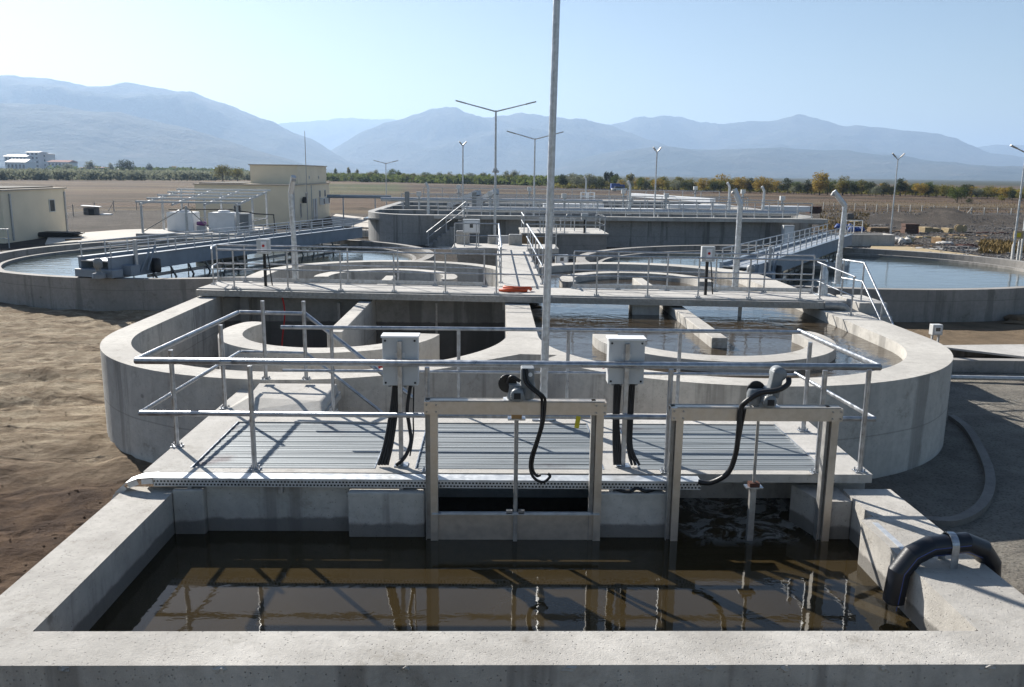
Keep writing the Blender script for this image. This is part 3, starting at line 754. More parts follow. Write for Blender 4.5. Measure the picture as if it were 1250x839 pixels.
# stairs at the right end of the walkway
sta = thing('access_steps', 'grey concrete steps with a sloping tube rail at the right end of the footbridge', 'steps', (7.97, 18.2, 0))
sx = MB()
for i in range(5): sx.box(.0, .62, -.1-.28*(i+1), -.1-.28*i, 0, 1.38-.28*i)
MB().box(.0, .62, -.095, 1.2, 0, 1.63).build('landing', 'conc_slab', sta, .01)
sx.build('stair_flight', 'conc_slab', sta, .008)
MB().tube([(.02, 1.0, 2.46), (.22, .35, 2.46), (.30, -1.55, 1.02)], .021, 10).build('top_rail', 'galv', sta)
MB().tube([(.02, 1.0, 2.05), (.22, .35, 2.05), (.26, -1.5, .75)], .017, 10).build('mid_rail', 'galv', sta)
for x, y, z0, z1 in ((.04, 1.0, 1.63, 2.46), (.22, .35, 1.63, 2.46), (.27, -.6, .9, 1.75)): MB().tube([(x, y, z0), (x, y, z1)], .019, 10).build('post', 'galv', sta)
railing('short_railing', 'short sloping two rail railing on the right ditch wall below the footbridge end', None,
        [[(7.15, 18.55, 1.65), (7.55, 17.45, 1.45)]], [(7.2, 18.4, 1.64), (7.54, 17.5, 1.45)], 1.45, .82, .019)

# small boxes on the walkway
def small_box(label, s_, n, up=.88):
    x, y, z = W(s_, n)
    o = thing('switch_box', label, 'switch box', (x, y, z), 0, 'switch boxes on the footbridge')
    MB().box(-.03, .03, .0, .05, 0, up-.1).build('cable_bundle', 'black', o)
    MB().box(-.15, .15, -.06, .06, up-.12, up+.22).build('cabinet', 'box', o, .01)
    MB().box(-.05, .08, -.072, -.0605, up-.08, up+.17).build('front_plate', 'white', o)
    MB().lathe((0.01, -.073, up+.07), [(.03, 0), (.03, .02)], 12, 'Y').build('knob', 'red' , o)
    MB().tube(smooth_path([(.08, 0, up-.12), (.12, 0, .4), (.16, .0, .02)]), .014, 6).build('cable', 'black', o)
small_box('white switch box on black stem near the left floodlight post', spx(324, .5), .5)
small_box('white switch box on black stem left of the middle bent floodlight post', spx(861, .5), .5)
tag(MB().tube(smooth_path([W(6.9, .45, .03), W(7.1, .3, .05), W(7.5, .4, .04), W(7.3, .6, .06), W(7.0, .5, .09), W(7.2, .35, .08), W(7.55, .5, .08), W(7.6, .6, .04)]), .04, 8).build('coiled_hose', 'orange'),
    'orange red coiled hose lying on the footbridge where the walkway crosses', 'hose')

# bent-head floodlight posts
def flood_post(label, base, hz, topd, lean, r=.062, sleeve=.75, group='bent galvanised floodlight posts'):
    o = thing('floodlight_post', label, 'lamp post', base, 0, group)
    MB().box(-r*1.7, r*1.7, -r*1.7, r*1.7, 0, .02).build('base_plate', 'galv_post', o)
    MB().tube([(0, 0, .02), (0, 0, sleeve)], r*1.25, 14).build('lower_sleeve', 'galv_post', o)
    MB().tube([(0, 0, sleeve-.02), (lean[0], 0, hz)], r, 14).build('shaft', 'galv_post', o)
    p_ = Vector((lean[0], 0, hz)); MB().tube([p_, p_+Vector(topd)], r*1.02, 14).build('bent_head', 'tray', o)
    e = p_+Vector(topd); MB().lathe(tuple(e+Vector((-.01, 0, -r*1.3))), [(.05, -.04), (.06, 0), (.03, .03)], 12).build('lamp', 'steel_dull', o)
    return o
pL = G(361, 343, 1.65); pM = G(897, 354, 1.65); pR = G(1022, 346, 1.65)
flood_post('bent floodlight post at the left of the footbridge, leaning over the left clarifier', tuple(pL), 2.12, (.14, -.22, .40), (-.04, 0))
flood_post('bent floodlight post between the white switch box and the steps', tuple(pM), 2.0, (-.15, .05, .36), (.0, 0))
flood_post('thick bent floodlight post beside the steps at the right', tuple(pR), 1.95, (-.30, .05, .36), (.03, 0))
o = thing('mooring_post', 'short tapered grey steel stand beside the right floodlight post', 'stand', W(spx(1004, .9), .9))
MB().lathe((0, 0, 0), [(.11, 0), (.085, .55), (.05, .62), (.05, .7)], 10).build('stand_body', 'galv_post', o)
MB().box(-.17, .17, -.14, .14, 0, .015).build('base_plate', 'galv_post', o)

# crossing walkway going back between the ovals
cwk = thing('crossing_walkway', 'concrete walkway running back from the footbridge along the centre wall', 'walkway', (.7, 20.4, 1.45))
MB().box(-.55, .55, 0, 10.6, 0, .18).build('walkway_slab', 'conc_slab', cwk, .01)
MB().box(-2.2, 1.7, 10.62, 12.6, 0, .18).build('end_platform', 'conc_slab', cwk, .01)
MB().box(-2.0, 1.5, 10.8, 12.4, -1.5, -.01).build('platform_base', 'conc_clar', cwk)
railing('walkway_railing', 'railing along the left edge of the crossing walkway', None, [[(.2, 20.9), (.2, 30.9), (-1.4, 31.1)]], [(.2, y) for y in (21, 22.8, 24.6, 26.4, 28.2, 30.0)]+[(-.6, 31.0), (-1.4, 31.1)], 1.63, .88, .022)
railing('walkway_railing', 'railing along the right edge of the crossing walkway', None, [[(1.22, 20.6), (1.22, 30.9), (2.3, 31.1)]], [(1.22, y) for y in (20.8, 22.6, 24.4, 26.2, 28.0, 29.8)]+[(2.3, 31.1)], 1.63, .88, .022)
def cabinet(label, x, y, z, w=.5, h=.45, d=.3, leg=.5):
    o = thing('electrical_cabinet', label, 'cabinet', (x, y, z), 0, 'electrical cabinets between the tanks')
    MB().box(-w/2, w/2, -d/2, d/2, leg, leg+h).build('cabinet_body', 'box', o, .01)
    MB().box(-w/2+.05, w/2-.05, -d/2-.012, -d/2-.001, leg+.05, leg+h-.05).build('door', 'white', o)
    MB().box(-.06, .06, -d/2-.02, -d/2-.0125, leg+h*.4, leg+h*.75).build('window', 'glass', o)
    for x_ in (-w/2+.05, w/2-.05): MB().box(x_-.02, x_+.02, -.03, .03, 0, leg-.001).build('leg', 'galv_far', o)
cabinet('pale electrical cabinet above the platform at the end of the crossing walkway', -.8, 31.6, 1.63, .62, .5)
cabinet('small pale electrical cabinet right of the crossing walkway behind the ditch', 2.4, 29.6, 1.0, .45, .35, .2, .2)
cabinet('grey junction box on a stub near the right end of the ditch', 11.75, 21.9, 0, .27, .28, .2, .24)
for x, y, w_, h_, lb in ((-1.4, 32.6, .5, .5, 'left and largest'), (-.2, 32.9, .3, .3, 'middle and smallest'), (.6, 32.4, .5, .4, 'right')):
    tag(MB().box(x, x+w_, y, y+.3, 1.1, 1.632+h_).build('valve_block', 'steel_dull', None, .03), '%s of three dull steel blocks beyond the crossing walkway' % lb, 'valve')

# ------------------------------------------------------------------ clarifiers with scraper bridges
def clarifier(label, cx, cy, r, group='round clarifier tanks', kx=1.0):
    o = thing('clarifier_tank', label, 'tank', (cx, cy, 0), 0, group)
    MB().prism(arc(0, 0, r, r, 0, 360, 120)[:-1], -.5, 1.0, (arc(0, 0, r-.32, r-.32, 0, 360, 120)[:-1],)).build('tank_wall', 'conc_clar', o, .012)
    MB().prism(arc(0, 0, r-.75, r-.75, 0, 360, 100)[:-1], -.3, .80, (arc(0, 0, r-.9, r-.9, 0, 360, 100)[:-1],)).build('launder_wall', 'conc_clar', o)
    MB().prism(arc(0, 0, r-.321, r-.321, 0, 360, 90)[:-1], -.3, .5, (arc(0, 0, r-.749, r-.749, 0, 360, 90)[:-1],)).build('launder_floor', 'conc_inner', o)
    o.scale = (kx, 1, 1)
    MB().lathe((0, 0, -.3), [(1.0, 0), (1.0, 1.25)], 40).build('centre_column', 'conc_inner', o)
    wt = struct(MB().lathe((0, 0, .2), [(r-.91, 0), (r-.91, .50)], 90).build('clarifier_water', 'w_clar')); wt.location = (cx, cy, 0); wt.scale = (kx, 1, 1)
    return o
clarifier('round concrete clarifier on the left, spanned by a blue grey bridge', -11.0, 34.7, 8.6)
clarifier('round concrete clarifier on the right, still blue water inside', 12.7, 33.4, 8.2, kx=1.146)

def scraper(label, A, B, zb=1.12, group='scraper bridges'):
    A, B = Vector((*A, 0)), Vector((*B, 0)); L_ = (B-A).length; d = (B-A)/L_
    o = thing('scraper_bridge', label, 'scraper bridge', (A.x, A.y, zb), math.atan2(d.y, d.x), group)
    hw = .55
    for y in (-hw, hw):
        q = MB(); q.box(.1, L_, y-.05, y+.05, 0, .5); q.box(.1, L_, y-.09, y+.09, .501, .525); q.build('side_girder', 'bridge', o)
    MB().box(.1, L_, -hw+.055, hw-.055, .38, .42).build('deck_plate', 'galv_far', o)
    for y in (-hw, hw):
        q = MB(); q.tube([(.1, y, .95), (L_, y, .95)], .02, 8); q.build('top_rail', 'galv_far', o)
        q = MB(); q.tube([(.1, y, .74), (L_, y, .74)], .016, 8); q.build('mid_rail', 'galv_far', o)
        k = .2
        while k < L_: MB().tube([(k, y, .53), (k, y, .95)], .022, 8).build('post', 'galv_far', o); k += 1.0
    # scraper arm trusses hanging below
    q = MB(); n_ = 14
    for y in (-.35,):
        q.beam((2.0, y, -.25), (L_-1.2, y, -.30), .08, .10)
    q.build('lower_chord', 'steel_dull', o)
    for i in range(n_):
        x = 2.0+i*(L_-4)/n_
        if abs(x-L_/2) < 1.2: continue
        b = MB(); b.beam((x, -.5, .0), (x+.42, -.4, -.45), .05, .05); b.beam((x+.42, -.4, -.45), (x+.25, -.4, -.62), .045, .04)
        b.build('scraper_blade', 'motor', o)
        b = MB(); b.beam((x+.1, .3, .0), (x+.1, .3, -.55), .03, .03); b.build('hanger', 'steel_dull', o)
    # end carriage
    MB().box(-.08, .38, -.80, .6, -.08, .16).build('end_carriage', 'bridge', o, .01)
    MB().box(.12, 1.9, -.62, -.605, -.14, .52).build('side_panel', 'bridge', o)
    for y in (-.62, .62): MB().lathe((.15, y, -.02), [(.04, -.06), (.10, -.06), (.10, .06), (.04, .06)], 20, 'Y').build('wheel', 'black', o)
    MB().lathe((1.9, -.78, -.10), [(.13, 0), (.15, .05), (.15, .42), (.10, .46)], 14).build('drive_bin', 'black', o)
    q = MB(); q.beam((1.5, -.75, .0), (1.95, -.75, .75), .05, .05); q.beam((1.2, -.75, .0), (1.65, -.75, .6), .05, .05); q.build('stay', 'bridge', o)
    q = MB(); q.lathe((-.30, -.5, -.06), [(.20, 0), (.20, .14), (.08, .16), (.08, .30), (.13, .32), (.13, .55), (.06, .6)], 12); q.build('gear_motor', 'motor', o)
    MB().box(.55, .95, -.95, -.63, -.06, .24).build('switch_cabinet', 'bridge', o)
    MB().tube([(1.1, -.7, -.05), (1.1, -.7, 1.0)], .06, 8).build('stub_post', 'galv_far', o)
    return o
scraper('blue grey scraper bridge across the left clarifier', (-12.25, 26.2), (-7.0, 42.4))
scraper('blue grey scraper bridge across the right clarifier, behind the bent posts', (7.6, 26.2), (16.75, 41.0))

# ------------------------------------------------------------------ far treatment tank
far = thing('aeration_tank', 'long grey aeration tank with rounded ends in the middle distance', 'tank', (0, 0, 0))
fo = arc(-4.2, 57.0, 4.0, 5.6, 180, 270, 20)+arc(16.5, 57.0, 4.4, 5.7, 270, 360, 20)+[(20.9, 84), (16, 88), (-6, 88), (-8.2, 84)]
def inset_rect(x0, x1, y0, y1): return [(x0, y0), (x1, y0), (x1, y1), (x0, y1)]
fh = [arc(-4.2, 56.2, 3.5, 3.9, 180, 270, 14)+arc(16.2, 56.2, 4.2, 3.9, 270, 360, 14)+[(20.4, 58.5), (-7.7, 58.5)],
      inset_rect(-7.6, 20.3, 59.2, 65.5), inset_rect(-7.6, 20.3, 66.3, 74.0), inset_rect(-7.6, 20.3, 74.8, 84)]
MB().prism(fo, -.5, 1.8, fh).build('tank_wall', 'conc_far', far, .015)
MB().box(-3.5, 20.0, 50.75, 51.297, 1.62, 1.84).build('walkway_slab', 'conc_slab', far)
q = MB()
for i in range(9): q.box(-3.75+.24*i, -3.5+.24*i, 50.2, 51.2, 0, .2*(i+1)-.02)
q.build('stair_flight', 'conc_far', far)
q = MB(); q.tube([(-3.9, 50.2, .85), (-1.6, 50.2, 2.65)], .035, 8); q.tube([(-3.9, 50.2, .5), (-1.6, 50.2, 2.25)], .025, 8)
for i in range(3): q.tube([(-3.8+i*1.05, 50.2, .1+i*.8), (-3.8+i*1.05, 50.2, .95+i*.82)], .03, 8)
q.build('stair_rail', 'galv_far', far)
struct(MB().prism([(-8, 53), (20.6, 53), (20.6, 84.1), (-8, 84.1)], 1.4, 1.5).build('aeration_water', 'w_far'))
def far_rail(label, y, x0, x1, z, n, h=.9, back=True):
    railing('tank_railing', label, 'railings on the far aeration tank', [[(x0, y), (x1, y)]], [(x0+(x1-x0)*i/(n-1), y) for i in range(n)], z, h, .03, (.5,), 'galv_far', foot=False)
far_rail('railing along the front edge of the far aeration tank', 51.4, -3.3, 19.2, 1.84, 27)
far_rail('second railing row on the far aeration tank, just behind its front edge', 58.8, -3, 19.6, 1.8, 21)
far_rail('third railing row on the far aeration tank, on its middle wall', 65.9, -7, 19.6, 1.8, 21)
far_rail('rearmost railing row on the far aeration tank', 74.4, -6, 19.6, 1.8, 17, 1.2)
def sky_pipe(label, p0, p1, r, m='galv_far', posts=0):
    o = thing('pipeline', label, 'pipe', p0); v = Vector(p1)-Vector(p0)
    MB().tube([(0, 0, 0), v], r, 10).build('pipe_run', m, o)
    for i in range(posts):
        c = v*((i+.5)/posts); MB().box(c.x-.05, c.x+.05, c.y-.05, c.y+.05, -p0[2], c.z-r).build('support', 'galv_far', o)
sky_pipe('long grey pipe running along the left back of the far aeration tank', (-8.2, 63.0, 2.35), (8.0, 63.0, 2.35), .16, posts=5)
sky_pipe('long pale air pipe along the front of the far aeration tank', (-2.0, 54.6, 2.05), (19.5, 54.6, 2.0), .17, 'galv_post', posts=6)
sky_pipe('pipe bridge running left from the far tank towards the cream building', (-14.6, 76, 2.15), (-9, 76, 2.15), .15, 'bridge', posts=2)
for k, (px, y, w_) in enumerate(((650, 60, 3.2), (770, 61, 4.6), (905, 60, 3.5), (700, 70, 5), (850, 71, 5), (960, 70, 4))):
    c = GY(px, 250, y)
    tag(MB().prism(arc(c.x, c.y, w_/2, .8, 0, 360, 24)[:-1], 1.5, 1.95).build('aerator_cover', 'white'),
        ('white aerator cover, %s of the %s row on the far tank' % (('left', 'middle', 'right')[k % 3], ('near', 'far')[k//3])), 'aerator', 'white covers on the far tank')
for k, (px, lab) in enumerate(((483+17, 'left'), (566, 'middle'), (612, 'right'))):
    pass
for k, (px, y, h_) in enumerate(((512, 60, .9), (560, 66, 1.3), (598, 59, 1.0), (646, 66, 1.2), (688, 59, .9), (760, 66, 1.1), (812, 59, 1.0), (846, 75, 1.3), (905, 66, 1.2), (953, 59, .9))):
    c = GY(px, 250, y); o = thing('spindle_stand', '%s grey spindle stand from the left on the far aeration tank' % ('first second third fourth fifth sixth seventh eighth ninth tenth'.split()[k]), 'stand', (c.x, y-.25 if y != 75 else 74.4, 1.80), 0, 'spindle stands on the far tank')
    MB().tube([(0, 0, .0), (0, 0, h_)], .07, 8).build('column', 'galv_far', o); MB().lathe((0, 0, h_*.75), [(.22, 0), (.22, .05)], 12).build('handwheel', 'motor', o); MB().box(-.16, .16, -.12, .12, h_+.001, h_+.3).build('gear_head', 'box', o)
q = thing('gate_stand', 'pair of tall dark slide gate frames standing on the left of the far tank', 'gate')
for px in (497, 579):
    c = GY(px, 240, 62); MB().box(c.x-.16, c.x+.16, 61.9, 62.1, 1.81, 2.95).build('frame', 'motor', q)
for a, b, lab in (((-3.3, 66, 1.8), (-1.1, 63, 2.9), 'left'), ((-1.6, 66, 1.8), (.2, 63, 3.0), 'right')):
    o = thing('screen_chute', 'pale slanting screen chute on the far tank, the %s one of two' % lab, 'chute', a)
    v = Vector(b)-Vector(a); MB().beam((0, 0, 0), v, .5, .35).build('trough', 'galv_far', o)
    MB().box(v.x-.2, v.x+.2, v.y-.2, v.y+.2, -.0, v.z-.25).build('leg_frame', 'galv_far', o)
o = thing('walkway_cage', 'two square ladder cages standing on the far tank right of the tall pole', 'ladder')
for px in (713, 722):
    c = GY(px, 240, 64); q = MB()
    for dx in (-.22, .22): q.box(c.x+dx-.04, c.x+dx+.04, 63.96, 64.04, 1.81, 3.0)
    for z in (1.9, 2.3, 2.7, 2.98): q.box(c.x-.18, c.x+.18, 63.98, 64.02, z-.03, z+.03)
    q.build('cage', 'white', o)
o = thing('long_duct', 'long white duct slanting across the back right of the far tank', 'duct')
a, b = GY(772, 238, 72), GY(870, 245, 62); MB().beam(a, b, .5, .28).build('duct_run', 'white', o)
MB().box(a.x-.1, a.x+.1, a.y-.1, a.y+.1, 1.8, a.z-.16).build('support', 'galv_far', o); MB().box(b.x-.1, b.x+.1, b.y-.1, b.y+.1, 1.8, b.z-.16).build('support', 'galv_far', o)

# distribution chamber in front of the far tank
dc = thing('distribution_chamber', 'square concrete chamber with railing in front of the far tank', 'chamber')
MB().box(1.5, 5.9, 44.2, 48.6, -.2, 1.22).build('chamber_wall', 'conc_clar', dc, .015)
MB().box(1.45, 6.0, 44.1, 48.7, 1.222, 1.30).build('chamber_slab', 'conc_slab', dc, .01)
MB().box(1.42, 2.6, 44.06, 44.19, 0.0, 1.15).build('formwork_board', 'board', dc)
railing('chamber_railing', 'railing round the top of the square chamber', None, [[(1.6, 44.3), (5.8, 44.3), (5.8, 48.4), (1.6, 48.4), (1.6, 44.3)]],
        [(1.6, 44.3), (2.6, 44.3), (3.7, 44.3), (4.8, 44.3), (5.8, 44.3), (5.8, 46.4), (5.8, 48.4), (4.4, 48.4), (3.0, 48.4), (1.6, 48.4)], 1.30, .85, .028, (.5,), 'galv_far', foot=False)
for x, lab in ((2.9, 'left'), (4.0, 'right')):
    o = thing('gate_actuator', 'small dark actuator on a steel frame, %s of two on the square chamber' % lab, 'actuator', (x, 46.0, 1.3))
    q = MB(); q.box(-.4, -.35, -.03, .03, 0, .62); q.box(.35, .4, -.03, .03, 0, .62); q.box(-.42, .42, -.04, .04, .621, .70); q.build('frame', 'galv_far', o)
    q = MB(); q.lathe((0, 0, .701), [(.10, 0), (.12, .06), (.08, .16), (.05, .2)], 10); q.lathe((.12, 0, .80), [(.07, -.1), (.07, .12)], 10, 'X'); q.build('motor', 'motor', o)
o = thing('control_box', 'small white box on dark stem on the square chamber railing', 'control box', (4.75, 44.45, 1.3), 0, 'control boxes on the deck')
del o['group']
MB().box(-.05, .05, -.03, .03, 0, .7).build('stem', 'dark', o); MB().box(-.18, .18, -.09, .09, .701, 1.02).build('cabinet', 'box', o)
tag(MB().box(-.3, 1.0, 47.6, 47.9, 0, .9).build('switchboard', 'box'), 'grey switchboard box left of the square chamber', 'switchboard')

# blocks, pallets beside the clarifier
for px, py, w_, h_, m_, lab in ((477, 291, 1.3, .75, 'grey_block', 'stack of dark blocks nearest the red hydrant'), (496, 294, 1.2, .85, 'grey_block', 'taller stack of dark blocks, right of the other block stack'), (456, 290, .5, .6, 'rust', 'narrow dark stack left of the block stacks'),
                               (443, 290, .9, .45, 'bag', 'low stack of pale kerb stones by the clarifier rim')):
    c = G(px, py, 0); o = thing('block_stack', lab, 'blocks', (c.x, c.y, .06)); rows = 4
    for i in range(rows):
        q = MB()
        for j in range(4): q.box(-w_/2+j*w_/4+.01+random.uniform(-.01, .01), -w_/2+(j+1)*w_/4-.01, -.3, .3, i*h_/rows+.003, (i+1)*h_/rows-.003)
        q.build('block_course', m_, o)
c = G(457.5, 283, 0); o = thing('fire_hydrant', 'small red hydrant at the left end of the far tank', 'hydrant', (c.x, c.y, 0))
MB().lathe((0, 0, 0), [(.12, 0), (.12, .05), (.09, .07), (.09, .5), (.12, .52), (.10, .62), (.03, .68)], 12).build('barrel', 'red', o)
MB().lathe((0, 0, .42), [(.05, -.16), (.05, .16)], 8, 'X').build('outlet', 'red', o)
for px, py, w_, d_, h_, lab in ((878, 303, 3.0, 1.0, .5, 'low pale concrete pit wall at the left behind the right clarifier'), (940, 303, 3.6, 1.0, .42, 'long low concrete pit wall behind the right clarifier'), (1050, 301, 4.4, 1.6, .75, 'low concrete valve chamber right of the scraper bridge end')):
    c = G(px, py, 0); tag(MB().prism(inset_rect(c.x-w_/2, c.x+w_/2, c.y, c.y+d_), 0, h_, (inset_rect(c.x-w_/2+.2, c.x+w_/2-.2, c.y+.2, c.y+d_-.2),)).build('valve_pit', 'conc_slab', None, .01), lab, 'pit')
c = G(1052, 299, 0); railing('chamber_railing', 'tiny railing on the valve chamber behind the right clarifier', None, [[(c.x-1.0, c.y+.4), (c.x+.1, c.y+.4)]], [(c.x-1.0, c.y+.4), (c.x-.45, c.y+.4), (c.x+.1, c.y+.4)], .75, .8, .03, (.5,), 'white', foot=False)
c = G(967, 308, 0); o = thing('electrical_cabinet', 'tall pale cabinet in front of the far tank right end', 'cabinet', (c.x, c.y+1, 0))
MB().box(-.32, .32, -.2, .2, 0, 1.5).build('cabinet_body', 'box', o, .01); MB().box(-.26, .26, -.215, -.201, .1, 1.4).build('door', 'white', o)

# ------------------------------------------------------------------ lamp posts
def lamp_post(label, px, base_y, top_y, arm, rise=.35, r=.07, cam_=False, yaw_=0.0, hl=.5):
    c = G(px, base_y, 0); v = Vector((c.x, c.y, 0))-Vector((0, 0, CZ))
    z = GY(px, top_y, c.y).z
    o = thing('street_lamp', label, 'street lamp', (c.x, c.y, 0), yaw_, 'double arm street lamps')
    MB().tube([(0, 0, 0), (0, 0, z)], r, 10, r*.65).build('shaft', 'galv_post', o)
    MB().box(-.2, .2, -.2, .2, 0, .04).build('base_plate', 'galv_post', o)
    for s_ in (-1, 1):
        MB().tube([(0, 0, z-.06), (s_*arm, 0, z+rise)], .04, 8, .03).build('arm', 'galv_post', o)
        q = MB(); d_ = Vector((s_*arm, 0, rise+.06)).normalized(); p_ = Vector((s_*arm, 0, z+rise))
        q.beam(p_-d_*.1, p_+d_*hl, .2 if hl > .4 else .12, .06); q.build('lamp_head', 'steel_dull', o)
    if cam_:
        q = MB(); q.box(-.12, .12, -.16, -.06, z*.565, z*.565+.2); q.lathe((-.1, -.2, z*.56), [(.07, 0), (.09, .06), (.06, .14)], 10); q.lathe((.12, -.2, z*.56), [(.07, 0), (.09, .06), (.06, .14)], 10)
        q.build('camera_unit', 'box', o)
lamp_post('tall double arm street lamp with cameras halfway up, left of the tall pole', 604, 305, 135, 1.75, .38, .085, True)
lamp_post('double arm street lamp just left of and partly crossed by the tall pole', 651, 293, 169, 1.35, .30, .07)
lamp_post('slim street lamp with short steep arms left of the camera lamp', 565, 300, 177, .13, .09, .055, False, .2, .13)
lamp_post('slim short armed street lamp right of centre before the far tank', 797, 299, 185, .15, .12, .06, False, .2, .17)
lamp_post('slim short armed street lamp in front of the rubble field', 1087, 287, 194, .28, .2, .06, False, .15, .3)
lamp_post('street lamp with wide arms at the right edge beside the clarifier rim', 1235, 323, 185, .55, .18, .06, False, 0, .3)
lamp_post('small far street lamp by the green field', 472, 262, 199, .75, .12, .06)
c = G(376, 277, 0); o = thing('antenna_mast', 'thin dark mast standing before the cream building roof', 'mast', (c.x, c.y, 0))
MB().tube([(0, 0, 0), (0, 0, GY(376, 160, c.y).z)], .045, 8, .02).build('shaft', 'steel_dull', o); MB().box(-.12, .12, -.12, .12, 0, .03).build('base_plate', 'steel_dull', o)
def mini_flood(label, px, by, ty, m=58):
    c = GY(px, by, m); z = GY(px, ty, m).z-c.z
    flood_post(label, (c.x, c.y, c.z), z*.82, (-.18, 0, z*.16), (0, 0), .08, z*.3)
mini_flood('small bent floodlight post at the left of the far tank', 523, 262, 222)
mini_flood('small bent floodlight post left of the slim lamp on the far tank', 768, 262, 220)
mini_flood('small bent floodlight post at the right end of the far tank', 931, 262, 227)
mini_flood('thin bent floodlight post beside the middle bent post, on the far tank', 889, 258, 222, 62)
mini_flood('tiny bent floodlight post far behind the ladder cages', 715, 242, 215, 82)
o = thing('signpost', 'yellow box on twin grey posts at the right frame edge', 'post', tuple(G(1240, 322, 0)))
MB().box(-.3, -.22, -.04, .04, 0, 1.0).build('post', 'galv_post', o); MB().box(.0, .08, -.04, .04, 0, 1.2).build('post', 'galv_post', o)
MB().box(-.35, .15, -.1, -.045, 1.3, 1.7).build('sign_box', 'tan', o); MB().box(-.2, .02, -.112, -.101, 1.38, 1.6).build('label_plate', 'yellow', o); MB().box(.16, .24, -.04, .04, 0, 3.4).build('post', 'galv_post', o)

# ------------------------------------------------------------------ cream buildings
def window(parent, face, u0, u1, z0, z1, at, frame='frame_white', name='window'):
    """face 'y' = facing -Y at y=at ; 'x' = facing +X at x=at"""
    q = MB(); g_ = MB(); e = .05
    def bx(m_, a, b, c, d, o0, o1):
        if face == 'y': m_.box(a, b, at-o1, at-o0, c, d)
        else: m_.box(at+o0, at+o1, a, b, c, d)
    bx(g_, u0+e, u1-e, z0+e, z1-e, .003, .02)
    bx(q, u0, u1, z0, z0+e-.001, .003, .05); bx(q, u0, u1, z1-e+.001, z1, .003, .05); bx(q, u0, u0+e-.001, z0+e, z1-e, .003, .05); bx(q, u1-e+.001, u1, z0+e, z1-e, .003, .05)
    w_ = q.build(name, frame, parent); g_.build('pane', 'glass', w_); return w_
b1 = thing('service_building', 'small flat roofed cream building at the left frame edge', 'building')
MB().box(-38, -28.1, 49.8, 57.2, 0, 2.98).build('wall', 'cream', b1)
MB().box(-38.1, -28.0, 49.7, 57.3, 2.982, 3.06).build('roof', 'cream_dark', b1)
MB().box(-37.5, -28.6, 50.2, 56.7, 3.061, 3.13).build('roof_felt', 'roof_felt', b1)
window(b1, 'x', 55.0, 55.7, 1.55, 2.35, -28.1)
for y in (50.6, 57.0): MB().box(-28.098, -28.02, y-.06, y+.06, .1, 2.8).build('downpipe', 'galv_far', b1)
b2 = thing('process_building', 'larger cream building with raised upper storey behind the steel canopy', 'building')
MB().box(-23.6, -15.9, 68.7, 84.0, 0, 3.15).build('wall', 'cream', b2)
MB().box(-23.7, -15.8, 68.6, 84.1, 3.152, 3.24).build('roof', 'cream_dark', b2)
MB().box(-19.9, -16.05, 71.3, 83.5, 3.242, 4.72).build('upper_storey', 'cream', b2)
MB().box(-20.0, -15.97, 71.2, 83.6, 4.722, 4.80).build('upper_roof', 'cream_dark', b2)
MB().box(-23.4, -20.1, 69.2, 79.0, 3.241, 3.30).build('roof_felt', 'roof_felt', b2)
for y0, y1, z0, z1 in ((73.2, 74.0, 2.0, 2.5), (78.9, 79.6, 1.95, 2.6), (81.3, 82.0, 1.95, 2.6), (75.5, 75.8, 3.6, 3.9), (79.5, 79.8, 3.6, 3.9)):
    window(b2, 'x', y0, y1, z0, z1, -15.9 if z0 < 3 else -16.05)
dd = MB().box(-15.898, -15.84, 76.2, 77.8, 0.05, 1.9).build('door', 'galv_post', b2); MB().box(-15.839, -15.82, 76.95, 77.05, .05, 1.9).build('door_seam', 'dark', dd)
window(b2, 'x', 71.0, 71.5, .5, 1.7, -15.9)
for y_ in (69.0, 75.6): MB().box(-15.898, -15.84, y_-.05, y_+.05, .1, 3.1).build('downpipe', 'galv_far', b2)
window(b2, 'y', -20.6, -20.0, 1.0, 1.6, 68.7)
MB().lathe((-15.6, 71.6, 1.95), [(.22, -.25), (.24, .0), (.16, .25)], 12).build('roof_fan', 'dark', b2)
for k, y in enumerate((79.4, 81.8)):
    o = thing('air_conditioner', ('air conditioner on the cream building side wall, nearer one', 'air conditioner on the cream building side wall, farther one')[k], 'air conditioner', (-15.9, y, 1.3), 0, 'wall mounted air conditioners')
    MB().box(.03, .38, -.35, .35, 0, .6).build('casing', 'white', o, .01); MB().box(.381, .39, -.28, .2, .06, .54).build('grille', 'dark', o)

# steel canopy with tanks
cp = thing('steel_canopy', 'open galvanised steel canopy frame over the white tanks', 'canopy', (-22.3, 54.6, 0))
MB().box(-.2, 6.5, -.3, 7.6, -.1, .32).build('plinth', 'conc_slab', cp, .01)
for x in (.1, 2.9, 6.1):
    for y in (.1, 3.6, 7.2): MB().box(x-.06, x+.06, y-.06, y+.06, .32, 2.05+.09*y).build('post', 'galv_post', cp)
for x in (0.1, 2.1, 4.1, 6.1): MB().beam((x, -.1, 2.13), (x, 7.4, 2.80), .09, .12).build('rafter', 'galv_post', cp)
for i in range(5): y = .05+i*1.8; MB().box(-.2, 6.4, y-.07, y+.07, 2.22+.089*y, 2.34+.089*y).build('purlin', 'tray', cp)
for a, b in (((.1, .1, .4), (2.9, .1, 2.0)), ((2.9, .1, 2.0), (4.6, .1, .4))): MB().beam(a, b, .05, .05).build('brace', 'steel_dull', cp)
q = MB()
for z in (.95, ): q.beam((6.1, .1, z), (6.1, 7.2, z), .04, .04); q.beam((.1, 7.2, z), (6.1, 7.2, z), .04, .04)
q.build('side_rail', 'galv_far', cp)
